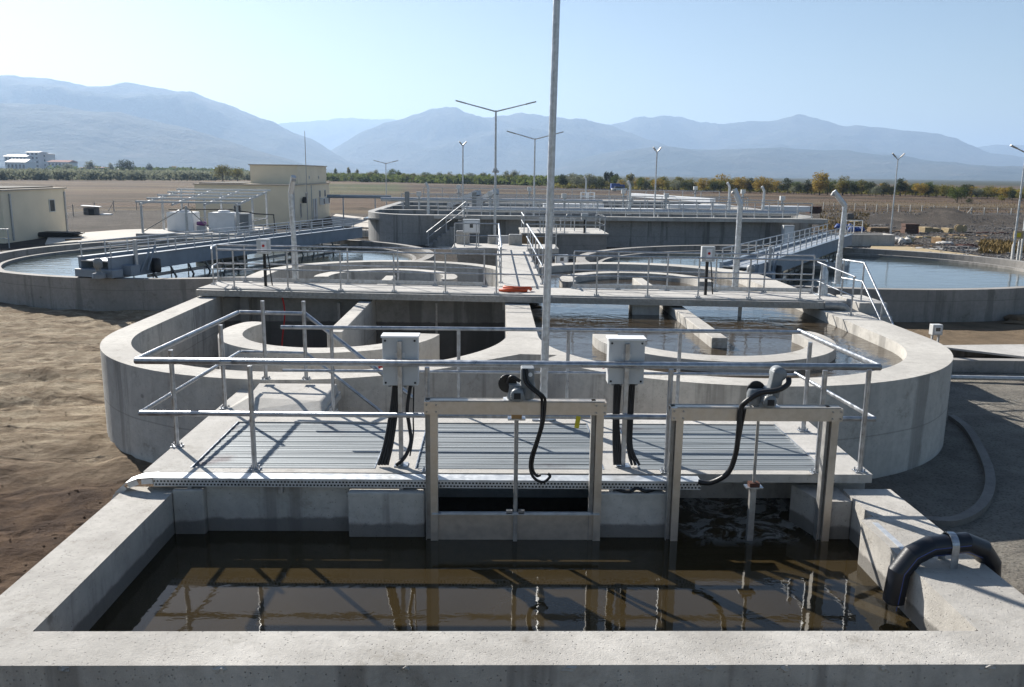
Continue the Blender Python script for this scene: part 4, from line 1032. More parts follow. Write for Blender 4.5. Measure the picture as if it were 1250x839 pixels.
for k, (x, lab) in enumerate(((-20.6, 'white square dosing tank under the canopy, left one'), (-17.9, 'white square dosing tank under the canopy, right one'))):
    o = thing('dosing_tank', lab, 'tank', (x, 57.5, .32), 0, 'white dosing tanks')
    MB().box(-.85, .85, -.7, .7, 0, 1.22).build('tank_body', 'white', o, .03)
    MB().lathe((0, 0, 1.221), [(.4, 0), (.4, .08), (.3, .14)], 20).build('lid', 'white', o)
    for s_ in (-1, 1): MB().box(s_*.3-.03, s_*.3+.03, -.72, -.701, .05, 1.15).build('rib', 'white', o)
o = thing('dosing_cabinet', 'grey cabinet beside the right dosing tank', 'cabinet', (-16.45, 57.3, .32)); MB().box(-.35, .35, -.3, .3, 0, 1.2).build('cabinet_body', 'box', o); MB().box(-.28, .28, -.312, -.301, .1, 1.1).build('door', 'motor', o)
o = thing('dosing_pump', 'small purple dosing pump between the two white tanks', 'pump', (-19.25, 57.0, .32))
MB().lathe((0, 0, .5), [(.12, -.3), (.15, -.1), (.15, .2), (.08, .3)], 12, 'X').build('motor', paint('purple_plastic', (.20, .06, .2), .5), o); MB().box(-.3, .3, -.15, .15, 0, .34).build('stand', 'galv_far', o)
tag(MB().tube([(-21.2, 56.6, 1.75), (-17.2, 56.6, 1.78), (-16.0, 56.6, 1.6), (-15.6, 56.8, 1.5), (-14.5, 57, 1.45), (-14.45, 57, .2)], .035, 8).build('feed_pipe', 'black'), 'thin black pipe running right from above the dosing tanks', 'pipe')
# small railing at far left + black heap + kennel
c = G(6, 304, 0); railing('platform_railing', 'small railing stub at the left frame edge by the clarifier', None, [[(c.x-1.5, c.y), (c.x+.3, c.y)]], [(c.x-1.2, c.y), (c.x-.4, c.y), (c.x+.25, c.y)], .05, 1.0, .03, (.5,), 'galv_far', foot=False)
c = G(66, 291, 0); q = MB()
for i in range(5): q.box(c.x-1.3+random.uniform(-.2, .2), c.x+1.5+random.uniform(-.2, .2), c.y-.5, c.y+.6, .1+i*.06, .1+i*.06+.05, random.uniform(-.1, .1))
tag(q.build('dark_boards', 'dark'), 'heap of dark flat boards beside the left cream building', 'boards')
tag(MB().beam(G(80, 293, .13), G(99, 292, .13), .12, .08).build('timber_plank', 'wood'), 'single brown plank lying on the pale paving at left', 'plank')
c = G(112, 262, 0); o = thing('dog_kennel', 'small dark hut with a white slanting roof on the gravel yard', 'hut', (c.x, c.y, 0), .2); o.scale = (.62, .62, .75)
MB().box(-1.0, 1.0, -.6, .6, 0, .9).build('wall', 'grey_block', o)
q = MB(); q.beam((-1.3, 0, 1.12), (1.3, 0, .98), 1.7, .06); q.build('roof', 'white', o); MB().box(-.3, .5, -.62, -.601, .0, .7).build('doorway', 'dark', o)
tag(MB().box(c.x+1.2, c.x+2.1, c.y-1, c.y-.3, 0.01, .12).build('white_panel', 'white'), 'white panel lying on the ground right of the small hut', 'panel')

# ------------------------------------------------------------------ right side near: curb, trench, pallet
kc = arc(8.2, 11.2, 2.15, 2.3, -150, 62, 40)
ki = arc(8.2, 11.2, 1.9, 2.05, 62, -150, 40)
kc_ = thing('concrete_kerb', 'curved concrete kerb round the foot of the ditch at the right', 'kerb')
kcw = [tuple(G(x, y, 0)[:2]) for x, y in ((1166, 512), (1186, 528), (1203, 556), (1214, 585), (1211, 612), (1194, 632), (1165, 643), (1120, 642), (1085, 650))]
kp = smooth_path([(x, y, 0) for x, y in kcw], 5)
off_in = []
for i, p_ in enumerate(kp):
    d = (kp[min(i+1, len(kp)-1)]-kp[max(i-1, 0)]).normalized(); off_in.append(p_+Vector((d.y, -d.x, 0))*.13)
MB().prism([(p_.x, p_.y) for p_ in kp]+[(p_.x, p_.y) for p_ in off_in[::-1]], -.1, .08).build('kerb_body', 'conc_kerb', kc_, .015)
tr = thing('cable_trench', 'open concrete cable trench with pale cover slabs right of the ditch', 'trench')
def quad(m_, pts, z0, z1): return m_.prism([tuple(p_) for p_ in pts], z0, z1)
q = MB(); quad(q, [(9.2, 18.6), (15, 18.4), (15, 18.65), (9.2, 18.85)], 0, .28); quad(q, [(9.2, 20.0), (15, 20.1), (15, 20.3), (9.2, 20.2)], 0, .22); q.build('trench_wall', 'conc_clar', tr)
quad(MB(), [(9.3, 18.9), (15, 18.7), (15, 20.05), (9.3, 19.95)], .01, .05).build('trench_dark_sheet', 'dark', tr)  # near-black sheet, shade of the open trench put into its colour
quad(MB(), [(10.6, 20.0), (12.2, 18.75), (14, 18.72), (13.4, 20.25)], .285, .33).build('cover_slab', 'conc_slab', tr)
sky_pipe('thin grey conduit on the ground in front of the cable trench', (8.3, 17.7, .10), (14.5, 17.4, .10), .05)
o = thing('wooden_pallet', 'brown wooden pallet leaning on the right clarifier wall', 'pallet', tuple(G(1243, 384, 0.05)))
for z in (0.02, .42): MB().box(-.55, .8, -.02, .02, z, z+.09).build('rail', 'wood', o)
for i in range(6): MB().box(-.52+i*.24, -.42+i*.24, -.045, -.021, 0, .5).build('slat', 'wood', o)
q = MB(); c = G(1238, 392, 0); q.blob((c.x+1.0, c.y-.2, -.05), 1.6, .7, .32, 3, 3, .4); tag(q.build('soil_heap', gm), 'low brown soil heap below the pallet at the right edge', 'heap', kind=None)

# ------------------------------------------------------------------ rubble field on the right
def heap(label, px, py, w_, h_, m_, n=9, name='rubble_heap', flat=.35):
    w_ *= .6; h_ *= .7; n = int(n*1.6)
    c = G(px, py, 0); c.z = ground_z(c.x, c.y); q = MB(); rnd = random.Random(px*7+py)
    for i in range(n):
        x = c.x+rnd.uniform(-.5, .5)*w_; y = c.y+rnd.uniform(-.6, .6); s_ = rnd.uniform(.4, 1)*h_
        q.box(x-s_*rnd.uniform(.4, 1.3), x+s_*rnd.uniform(.4, 1.3), y-.3*s_, y+.4*s_, c.z, c.z+s_*flat*rnd.uniform(.5, 1.2), rnd.uniform(0, 3), rnd.uniform(-.25, .25))
    return tag(q.build(name, m_), label, 'rubble')
def bags(label, px, py, w_, h_, m_='bag', n=4, cat='sacks', name='sack_pile'):
    c = G(px, py, 0); c.z = ground_z(c.x, c.y); q = MB(); rnd = random.Random(px)
    for i in range(n): q.blob((c.x+rnd.uniform(-.5, .5)*w_, c.y+rnd.uniform(-.3, .3), c.z+h_*.35), w_/n*1.1, .3, h_*.7, i+px, 2, .5)
    return tag(q.build(name, m_), label, cat)
bags('crumpled blue tarpaulin heap, left one by the bent post', 1030, 281, 1.0, .42, 'tarp_blue', 3, 'tarpaulin', 'tarpaulin')
bags('crumpled blue tarpaulin heap, right one, flatter', 1046, 283, 1.2, .35, 'tarp_blue', 4, 'tarpaulin', 'tarpaulin')
def crate(label, px, py, w_, h_, m_, name, cat):
    c = G(px, py, 0); c.z = ground_z(c.x, c.y)-.02; o = thing(name, label, cat, tuple(c), random.uniform(-.2, .2))
    n = 4
    for i in range(n): MB().box(-w_/2+random.uniform(-.05, .05), w_/2+random.uniform(-.05, .05), -.5, .5, i*h_/n+.002, (i+1)*h_/n-.015).build('layer', m_, o)
crate('tall dark brick stack in the rubble field', 1110, 284, 1.05, .85, 'brick', 'brick_stack', 'bricks')
crate('stack of pale timber boards, left of two', 1129, 283, .75, .42, 'tan', 'timber_stack', 'timber')
crate('stack of pale timber boards, right of two', 1139, 283, .75, .36, 'tan', 'timber_stack', 'timber')
crate('small pale crate left of the cable reels', 1156, 284, .45, .36, 'tan', 'wooden_crate', 'crate')
crate('brown cube of stacked boards in the middle of the rubble', 1145, 298, .35, .42, 'board', 'wooden_crate', 'crate')
crate('grey machine box behind the blue tarpaulin', 1034, 271, .75, .62, 'grey_block', 'machine_box', 'box')
crate('low stack of flat boards beyond the tarpaulin', 1072, 283, 1.5, .35, 'wood', 'timber_stack', 'timber')
crate('dark stack at the right end of the far tank', 993, 261, 1.5, .85, 'rust', 'scrap_stack', 'scrap')
c = G(1118, 284, 0); o = thing('oil_drum', 'red drum beside the brick stack', 'drum', (c.x, c.y, ground_z(c.x, c.y))); MB().lathe((0, 0, 0), [(.2, 0), (.21, .02), (.2, .15), (.21, .17), (.2, .4), (.15, .41)], 16).build('drum_body', 'red', o)
for px, lab in ((1171, 'wooden cable reel standing on edge, left of two'), (1177, 'wooden cable reel standing on edge, right of two')):
    c = G(px, 284, 0); o = thing('cable_reel', lab, 'cable reel', (c.x, c.y, ground_z(c.x, c.y)+.3), -.2 if px < 1174 else .5, 'cable reels')
    MB().lathe((0, 0, 0), [(.3, -.03), (.3, .03)], 20, 'Y').build('flange', 'tan', o); MB().lathe((0, .4, 0), [(.3, -.03), (.3, .03)], 20, 'Y').build('flange', 'tan', o)
    MB().lathe((0, .035, 0), [(.14, 0), (.14, -.33)], 14, 'Y').build('drum', 'wood', o)
bags('crumpled white plastic sheeting in the rubble, largest', 1101, 298, .9, .36, 'bag', 4)
bags('white sack pile just right of the slim lamp', 1088, 296, .8, .22, 'bag', 3)
bags('white sack pile beside the brown board cube', 1156, 299, .8, .22, 'bag', 3)
bags('brown lump of insulation behind the white sheeting', 1109, 297, .6, .38, 'tan', 2)
bags('yellow sheeting lying near the machine box', 1047, 273, 1.3, .2, 'yellow' if False else 'tan', 3, 'sheeting', 'plastic_sheeting')
for k, (px, py, w_, h_, m_, lab) in enumerate(((1062, 275, 5, .6, 'grey_block', 'dark broken slabs behind the slim lamp'), (1095, 282, 4, .5, 'wood', 'scattered timber left of the brick stack'), (1122, 301, 4, .45, 'wood', 'timber scraps left of the brown board cube'),
        (1135, 305, 5, .35, 'bag', 'pale broken boards nearest the clarifier rim'), (1165, 304, 5, .4, 'grey_block', 'grey broken slabs right of the board cube'), (1190, 301, 5, .5, 'rust', 'reddish scrap near the dry grass'),
        (1180, 288, 5, .4, 'wood', 'timber planks in front of the cable reels'), (1205, 297, 5, .35, 'tan', 'pale planks left of the right edge lamp'), (1080, 297, 4, .3, 'bag', 'white scraps around the slim lamp foot'), (1210, 285, 6, .35, 'rust', 'reddish debris strip near the right edge lamp'),
        (1112, 291, 6, .5, 'bag', 'whitish rubbish strip in front of the brick stack'), (1150, 292, 6, .4, 'tan', 'pale broken timber between cable reels and board cube'), (1195, 306, 5, .45, 'bag', 'whitish rubbish nearest the dry grass tufts'), (1065, 289, 5, .45, 'tan', 'pale timber scraps just right of the blue tarpaulins'), (1225, 279, 7, .4, 'grey_block', 'grey slabs at the far right beyond the edge lamp'))):
    heap(lab, px, py, w_, h_, m_, 14)
# loose stones over the yard : nobody could count them
q = MB(); rnd = random.Random(3)
for i in range(4200):
    px = rnd.uniform(1015, 1260); py = rnd.uniform(262, 322)
    c = G(px, py, 0)
    if ((c.x-12.7)/1.146)**2+(c.y-33.4)**2 < 9.0**2 or (c.x < 21.5 and c.y > 50): continue
    s_ = rnd.uniform(.02, .075); z = ground_z(c.x, c.y)
    q.box(c.x-s_, c.x+s_, c.y-s_, c.y+s_*.6, z-.02, z+s_*rnd.uniform(.4, 1), rnd.uniform(0, 3), rnd.uniform(-.3, .3))
tag(q.build('loose_stones', 'grey_block'), 'loose stones and clods over the rubble field', 'stones', kind='stuff')
q = MB()
for i in range(2600):
    x = rnd.uniform(-20, -3.9); y = rnd.uniform(6, 16) if i % 4 else rnd.uniform(16, 25)
    if x > -7 and y > 11.3: continue
    s_ = rnd.uniform(.006, .02)*(1.7 if rnd.random() < .05 else 1); q.blob((x, y, ground_z(x, y)+s_*.1), s_, s_, s_*.7, i, 1, .5)
tag(q.build('soil_clods', gm), 'small soil clods on the bare ground left of the basin', 'soil', kind='stuff')
# dry grass tufts
gt_ = paint('dry_grass', (.24, .17, .07), .9, .4, 2, .1)
q = MB()
for i in range(5200):
    if i % 3 == 0: px, py = rnd.uniform(1195, 1262), rnd.uniform(296, 309)
    elif i % 3 == 1: px, py = rnd.uniform(1000, 1060), rnd.uniform(268, 281)
    else: px, py = rnd.uniform(1000, 1290), rnd.uniform(244, 262)
    c = G(px, py, 0); z = ground_z(c.x, c.y); h_ = rnd.uniform(.10, .32); a = rnd.uniform(0, 3.1); w_ = .05
    q.add([(c.x-w_*math.cos(a), c.y-w_*math.sin(a), z), (c.x+w_*math.cos(a), c.y+w_*math.sin(a), z), (c.x+rnd.uniform(-.15, .15), c.y+rnd.uniform(-.15, .15), z+h_)], [(0, 1, 2)])
tag(q.build('dry_grass', gt_), 'tufts of dry yellow grass by the rubble and beyond the fence', 'grass', kind='stuff')

# ------------------------------------------------------------------ field fences
def fence(label, pts, n, h, name='wire_fence', lean=(), pw=.05, pm='conc_slab'):
    o = thing(name, label, 'fence')
    P_ = []
    for i in range(n):
        u = i/(n-1)*(len(pts)-1); k = min(int(u), len(pts)-2); v = u-k; p_ = Vector(pts[k])*(1-v)+Vector(pts[k+1])*v
        p_.z = ground_z(p_.x, p_.y); P_.append(p_)
        q = MB(); q.box(p_.x-pw, p_.x+pw, p_.y-pw, p_.y+pw, p_.z-.1, p_.z+h)
        if i in lean: q.beam((p_.x-.6, p_.y, p_.z), (p_.x, p_.y, p_.z+h*.85), pw*1.4, pw*1.4)
        q.build('fence_post', pm, o)
    w_ = MB()
    for z in (.3, .6, .9):
        for a, b in zip(P_, P_[1:]): w_.tube([a+Vector((0, 0, h*z)), b+Vector((0, 0, h*z))], .012, 4, caps=False)
    w_.build('wire', 'steel_dull', o)
fence('concrete post and wire fence between the rubble field and the dry meadow', [tuple(G(1005, 256, 0)), tuple(G(1125, 260, 0)), tuple(G(1268, 266, 0))], 19, .95, lean=(2, 13))
fence('thin post fence at the edge of the gravel yard on the left', [tuple(G(60, 268, 0)), tuple(G(150, 257, 0)), tuple(G(260, 254, 0))], 8, 1.1, lean=(3,), pw=.03, pm='steel_dull')

# ------------------------------------------------------------------ trees
def foliage(name, c1, c2, c3):
    t = NT(name)
    n = t.n('ShaderNodeObjectInfo').outputs['Random']
    col = t.mix(t.ramp(t.noise(.9, 3, .6), .35, .65), c1, c2)
    col = t.mix(t.ramp(t.noise(2.7, 2, .6), .55, .7), col, c3)
    col = t.mix(t.math('MULTIPLY', n, .35), col, c2)
    t.set(col=col, rough=.9, spec=.1)
    tl = t.n('ShaderNodeBsdfTranslucent'); t.l(col, tl.inputs[0]); mx = t.n('ShaderNodeMixShader'); mx.inputs[0].default_value = .42
    t.l(t.bsdf.outputs[0], mx.inputs[1]); t.l(tl.outputs[0], mx.inputs[2]); t.l(mx.outputs[0], t.out.inputs[0])
    return t.m
FOL = {'gold': foliage('leaf_gold', (.27, .20, .045), (.33, .23, .05), (.15, .14, .04)),
       'olive': foliage('leaf_olive', (.13, .135, .035), (.20, .17, .045), (.08, .09, .03)),
       'dark': foliage('leaf_dark', (.035, .048, .022), (.05, .062, .028), (.03, .035, .02)),
       'green': foliage('leaf_green', (.075, .11, .03), (.12, .14, .04), (.05, .07, .025)),
       'grey': foliage('leaf_greygreen', (.17, .185, .13), (.22, .23, .16), (.12, .135, .095))}
bark = paint('bark', (.09, .075, .06), .95, .3, 4, .1)
def leaf_cloud(q, c, rx, ry, rz, n, s_, rnd, top=.0):
    ncl = max(5, int(n/26)); cl = []
    for i in range(ncl):
        while True:
            v = Vector((rnd.uniform(-1, 1), rnd.uniform(-1, 1), rnd.uniform(-1, 1)))
            if v.length < 1: break
        cl.append((v, rnd.uniform(.22, .42)))
    for i in range(n):
        v, k = cl[i % ncl]
        d = Vector((rnd.gauss(0, 1), rnd.gauss(0, 1), rnd.gauss(0, 1))).normalized()*k*rnd.uniform(.4, 1.05)
        p_ = Vector((c[0]+(v.x*.78+d.x)*rx, c[1]+(v.y*.78+d.y)*ry, c[2]+(v.z*.82+d.z)*rz))
        if p_.z < .15: continue
        a = Vector((rnd.gauss(0, 1), rnd.gauss(0, 1), rnd.gauss(0, .7))).normalized(); b = a.cross(Vector((rnd.gauss(0, 1), rnd.gauss(0, 1), rnd.gauss(0, 1)))).normalized()
        e = s_*rnd.uniform(.6, 1.3); a *= e; b *= e*.8
        q.add([p_-a-b*.4, p_+a-b*.6, p_+a*.3+b], [(0, 1, 2)])
def tree_proto(kind, shape, seed):
    rnd = random.Random(seed)
    o = thing('poplar_tree' if shape == 'poplar' else ('low_bush' if shape == 'bush' else 'field_tree'), 'x', 'tree', (0, 0, -500))
    # unit tree 1 m tall scaled later; crown sized for the shape
    rx, z0, z1 = {'poplar': (.17, .12, 1.0), 'round': (.42, .16, 1.0), 'bush': (.75, .0, 1.0), 'tall': (.28, .10, 1.0)}[shape]
    tr_ = MB(); tr_.tube([(0, 0, 0), (.01, 0, .35), (0, .01, .8)], .022, 6, .006)
    for i in range(5):
        a = i*1.3; h_ = .25+.1*i; tr_.tube([(0, 0, h_), (rx*.6*math.cos(a), rx*.6*math.sin(a), h_+.22)], .009, 4, .003)
    tr_.build('trunk', bark, o)
    q = MB(); leaf_cloud(q, (0, 0, (z0+z1)/2), rx, rx, (z1-z0)/2, 1500 if shape != 'bush' else 900, .028 if shape != 'bush' else .045, rnd)
    q.build('crown', FOL[kind], o)
    return o
protos = {}
def proto(kind, shape, v):
    k = (kind, shape, v)
    if k not in protos: protos[k] = tree_proto(kind, shape, hash((shape, v)) % 1000+len(protos)); return protos[k], True
    return protos[k], False
ORD = ['first', 'second', 'third', 'fourth', 'fifth', 'sixth', 'seventh', 'eighth', 'ninth', 'tenth', 'eleventh', 'twelfth', 'thirteenth', 'fourteenth', 'fifteenth', 'sixteenth', 'seventeenth', 'eighteenth', 'nineteenth', 'twentieth', 'twenty-first', 'twenty-second', 'twenty-third', 'twenty-fourth', 'twenty-fifth', 'twenty-sixth', 'twenty-seventh', 'twenty-eighth', 'twenty-ninth', 'thirtieth', 'thirty-first', 'thirty-second', 'thirty-third', 'thirty-fourth', 'thirty-fifth', 'thirty-sixth', 'thirty-seventh', 'thirty-eighth', 'thirty-ninth', 'fortieth', 'forty-first', 'forty-second', 'forty-third', 'forty-fourth', 'forty-fifth', 'forty-sixth']
# px, base y, top y, kind, shape
T = [(155, 217, 194, 'dark', 'round'), (110, 214, 195, 'grey', 'tall'), (136, 214, 199, 'grey', 'tall'), (183, 214, 199, 'dark', 'tall'), (83, 214, 200, 'grey', 'round'), (212, 213, 202, 'gold', 'round'),
     (272, 222, 201, 'olive', 'round'), (290, 222, 202, 'olive', 'round'), (314, 222, 203, 'olive', 'round'), (410, 219, 205, 'green', 'poplar'), (426, 219, 204, 'olive', 'poplar'), (436, 219, 206, 'olive', 'poplar'), (459, 221, 207, 'grey', 'tall'),
     (480, 222, 206, 'green', 'round'), (487, 222, 207, 'green', 'tall'), (505, 222, 211, 'olive', 'round'), (520, 223, 210, 'green', 'round'), (536, 223, 209, 'grey', 'tall'), (549, 223, 209, 'olive', 'tall'), (560, 223, 212, 'green', 'round'), (575, 224, 211, 'grey', 'round'),
     (590, 224, 210, 'olive', 'tall'), (618, 225, 208, 'grey', 'tall'), (629, 225, 207, 'grey', 'tall'), (640, 226, 212, 'olive', 'round'), (686, 228, 213, 'dark', 'round'), (697, 229, 211, 'grey', 'round'), (709, 230, 213, 'green', 'round'), (719, 231, 211, 'grey', 'round'), (728, 231, 214, 'green', 'round'),
     (740, 229, 208, 'dark', 'poplar'), (746, 229, 209, 'dark', 'poplar'), (752, 229, 210, 'dark', 'poplar'), (769, 231, 211, 'olive', 'tall'), (758, 232, 219, 'gold', 'round'), (779, 232, 217, 'gold', 'round'), (789, 232, 216, 'gold', 'round'), (803, 233, 218, 'gold', 'round'), (814, 233, 219, 'olive', 'round'),
     (828, 233, 215, 'olive', 'round'), (835, 234, 221, 'dark', 'round'), (843, 235, 222, 'dark', 'round'), (858, 235, 216, 'gold', 'round'), (868, 235, 219, 'olive', 'round'), (871, 236, 222, 'dark', 'round'), (880, 235, 213, 'gold', 'round'), (893, 235, 216, 'olive', 'round'), (905, 236, 214, 'gold', 'round'), (915, 236, 220, 'olive', 'round'),
     (928, 237, 215, 'gold', 'round'), (936, 237, 217, 'gold', 'round'), (948, 236, 221, 'dark', 'round'), (961, 236, 217, 'dark', 'round'), (972, 237, 221, 'green', 'round'), (985, 238, 219, 'dark', 'tall'), (1000, 239, 208, 'gold', 'tall'), (1010, 238, 218, 'green', 'round'), (1028, 239, 215, 'olive', 'tall'), (1029, 239, 223, 'gold', 'round'),
     (1039, 239, 221, 'dark', 'round'), (1051, 239, 218, 'olive', 'tall'), (1062, 240, 221, 'dark', 'round'), (1069, 241, 227, 'grey', 'round'), (1078, 240, 222, 'dark', 'round'), (1099, 240, 217, 'dark', 'tall'), (1114, 240, 223, 'olive', 'round'), (1123, 241, 222, 'gold', 'round'), (1133, 241, 221, 'green', 'tall'), (1143, 241, 225, 'olive', 'round'),
     (1155, 242, 224, 'olive', 'round'), (1168, 248, 226, 'green', 'round'), (1180, 242, 224, 'dark', 'round'), (1186, 242, 226, 'dark', 'round'), (1183, 249, 242, 'dark', 'bush'), (1205, 243, 230, 'olive', 'bush'), (1213, 243, 229, 'gold', 'round'), (1226, 244, 228, 'gold', 'round'), (1222, 246, 238, 'olive', 'bush'), (1235, 245, 232, 'dark', 'round'), (1247, 246, 233, 'olive', 'round'), (1257, 246, 233, 'olive', 'round')]
rt = random.Random(21)
for i in range(58):
    px = 690+i*9.9+rt.uniform(-4, 4); by = 229.5+(px-690)*.0235+rt.uniform(0, 1.5)
    T.append((px, by, by-rt.uniform(11, 19), rt.choice(['gold', 'olive', 'olive', 'green', 'grey', 'dark', 'gold']) if px > 790 else rt.choice(['green', 'grey', 'olive', 'dark']), 'round' if rt.random() < .75 else 'tall'))
for i in range(24):
    px = 404+i*11.6+rt.uniform(-4, 4); by = 221+(px-404)*.022
    T.append((px, by, by-rt.uniform(7, 13), rt.choice(['green', 'grey', 'olive', 'olive']), 'round' if rt.random() < .6 else 'tall'))
T.sort()
cnt = {}
descr = {'gold': 'golden yellow', 'olive': 'yellowish olive', 'dark': 'dark green', 'green': 'mid green', 'grey': 'grey green'}
for px, by, ty, kind, shape in T:
    k = (kind, shape); cnt[k] = cnt.get(k, 0)+1; tot = cnt[k]
    v = tot % 2
    pr, new = proto(kind, shape, v)
    c = G(px, by, 0)
    if c.y > 900: c = c*(900/c.y)
    h_ = max(1.0, (GY(px, ty, c.y).z))*random.uniform(.98, 1.06)
    wid = random.uniform(1.15, 1.6) if shape in ('round', 'tall') else random.uniform(.95, 1.2)
    word = {'round': 'round crowned tree', 'tall': 'upright tree', 'poplar': 'slender poplar', 'bush': 'low bush'}[shape]
    lab = '%s %s in the far treeline, %s of its kind from the left' % (descr[kind], word, (ORD[tot-1] if tot <= len(ORD) else "number %d" % tot))
    o = pr if new else dup(pr, (0, 0, 0))
    o.location = (c.x, c.y, 0); o.rotation_euler = (0, 0, random.uniform(0, 6)); o.scale = (h_*wid, h_*wid, h_)
    o['label'] = lab; o['group'] = 'trees of the far treeline'; o['category'] = 'bush' if shape == 'bush' else 'tree'

# orchard and undergrowth masses
def mass(name, label, rnd, n, fn, leaf, m):
    q = MB()
    for i in range(n):
        x, y, rx, rz = fn(i)
        ncl = 26
        for j in range(ncl):
            d = Vector((rnd.gauss(0, 1), rnd.gauss(0, 1), rnd.gauss(0, 1))).normalized()*rnd.uniform(.55, 1.05)
            p_ = Vector((x+d.x*rx, y+d.y*rx, rz*.95+d.z*rz*.95))
            a = Vector((rnd.gauss(0, 1), rnd.gauss(0, .6), rnd.gauss(0, .8))).normalized()*leaf*rnd.uniform(.6, 1.3); b = a.cross(Vector((rnd.gauss(0, 1), 1, rnd.gauss(0, 1)))).normalized()*leaf*.8
            q.add([p_-a-b*.5, p_+a-b*.5, p_+b], [(0, 1, 2)])
    tag(q.build(name, m), label, 'trees', kind='stuff')
rnd = random.Random(11)
def orch(i):
    row = i % 14; px = rnd.uniform(-40, 335); c = G(px, 220.5, 0); y = c.y+row*17+rnd.uniform(-2, 2)
    return c.x*y/c.y, y, rnd.uniform(1.6, 2.6), rnd.uniform(1.5, 2.1)
mass('orchard', 'dull green orchard rows beyond the left fields', rnd, 1500, orch, .75, FOL['grey'])
def wood(i):
    px = rnd.uniform(395, 690); c = G(px, 221.5+(px-400)*.022, 0); y = c.y*rnd.uniform(1, 1.25)
    return c.x*y/c.y, y, rnd.uniform(2, 4), rnd.uniform(1.0, 1.9)
mass('woodland', 'low far wood behind the far tank', rnd, 420, wood, .9, FOL['green'])
def wood2(i):
    px = rnd.uniform(680, 1275); c = G(px, 231+(px-700)*.021, 0); y = c.y*rnd.uniform(1.02, 1.3)
    return c.x*y/c.y, y, rnd.uniform(1.6, 2.8), rnd.uniform(.5, .95)
mass('woodland', 'olive brown undergrowth along the right treeline', rnd, 620, wood2, .5, FOL['olive'])
def wood3(i):
    px = rnd.uniform(60, 330); c = G(px, 214, 0); y = 620*rnd.uniform(1, 1.3)
    return c.x*y/c.y, y, rnd.uniform(3, 6), rnd.uniform(2.0, 3.2)
mass('woodland', 'farther trees between the town and the orchard', rnd, 200, wood3, 1.5, FOL['green'])

# ------------------------------------------------------------------ distant town
def far_block(label, px0, px1, ty, D, roof, wall='far_white', floors=3, rh=.12, name='town_building'):
    a, b = GY(px0, 200, D), GY(px1, 200, D); H = GY((px0+px1)/2, ty, D).z; w_ = b.x-a.x
    o = thing(name, label, 'building', (a.x, D, 0))
    MB().box(0, w_, 0, 18, 0, H).build('wall', wall, o)
    q = MB(); q.add([(-1, -1, H+.05), (w_+1, -1, H+.05), (w_+1, 19, H+.05), (-1, 19, H+.05), (0, 9, H+H*rh), (w_, 9, H+H*rh)], [(0, 1, 5, 4), (2, 3, 4, 5), (1, 2, 5), (3, 0, 4), (3, 2, 1, 0)]); q.build('roof', roof, o)
    for f_ in range(floors):
        z = H*(f_+.35)/floors; q = MB(); n_ = max(2, int(w_/3.2))
        for i in range(n_): q.box(w_*(i+.25)/n_, w_*(i+.75)/n_, -.12, -.02, z, z+H/floors*.42)
        q.build('window_row', 'glass', o)
far_block('long white town building with pale roof, lower left wing', 6, 33, 191, 860, 'far_roof', floors=3)
far_block('tall white town building block in the middle of the group', 33, 48, 186, 870, 'far_roof', floors=5, rh=.05)
far_block('grey white town building block right of the tall one', 47, 57, 188, 880, 'far_roof', floors=4, rh=.02)
far_block('low white town hall in front with bright roof', 8, 31, 198, 800, 'far_roof', floors=1, rh=.3)
far_block('long low town building with red tile roof', 58, 84, 198, 860, 'roof_red', floors=2, rh=.2)
far_block('pale flat shed behind the orchard', 98, 122, 205, 640, 'roof_red', floors=1, rh=.15)
far_block('small pale shed behind the orchard, right one', 127, 139, 206.5, 650, 'far_roof', floors=1, rh=.1)
c = GY(742, 229.5, 250); o = thing('blue_truck', 'small blue vehicle parked below the dark poplars', 'truck', (c.x, 232, 0)); MB().box(-1.6, .8, -1, 1, .6, 2.0).build('cargo_body', 'tarp_blue', o); MB().box(.85, 2.0, -1, 1, .5, 1.7).build('cab', 'tarp_blue', o)
for x in (-1, 1.3): MB().lathe((x, -1.0, .45), [(.45, -.1), (.45, .1)], 12, 'Y').build('wheel', 'black', o)
for px, lab in ((756, 'small pale parked car right of the blue vehicle'),):
    c = GY(px, 230, 225); o = thing('parked_car', lab, 'car', (c.x, 225, 0)); MB().prism([(-2, -.8), (2, -.8), (2, .8), (-2, .8)], .35, .85).build('body', 'white', o, .1); MB().box(-1.2, 1.0, -.7, .7, .851, 1.35).build('cabin', 'glass', o, .1)
    for x in (-1.2, 1.2): MB().lathe((x, -.8, .33), [(.33, -.08), (.33, .08)], 12, 'Y').build('wheel', 'black', o)

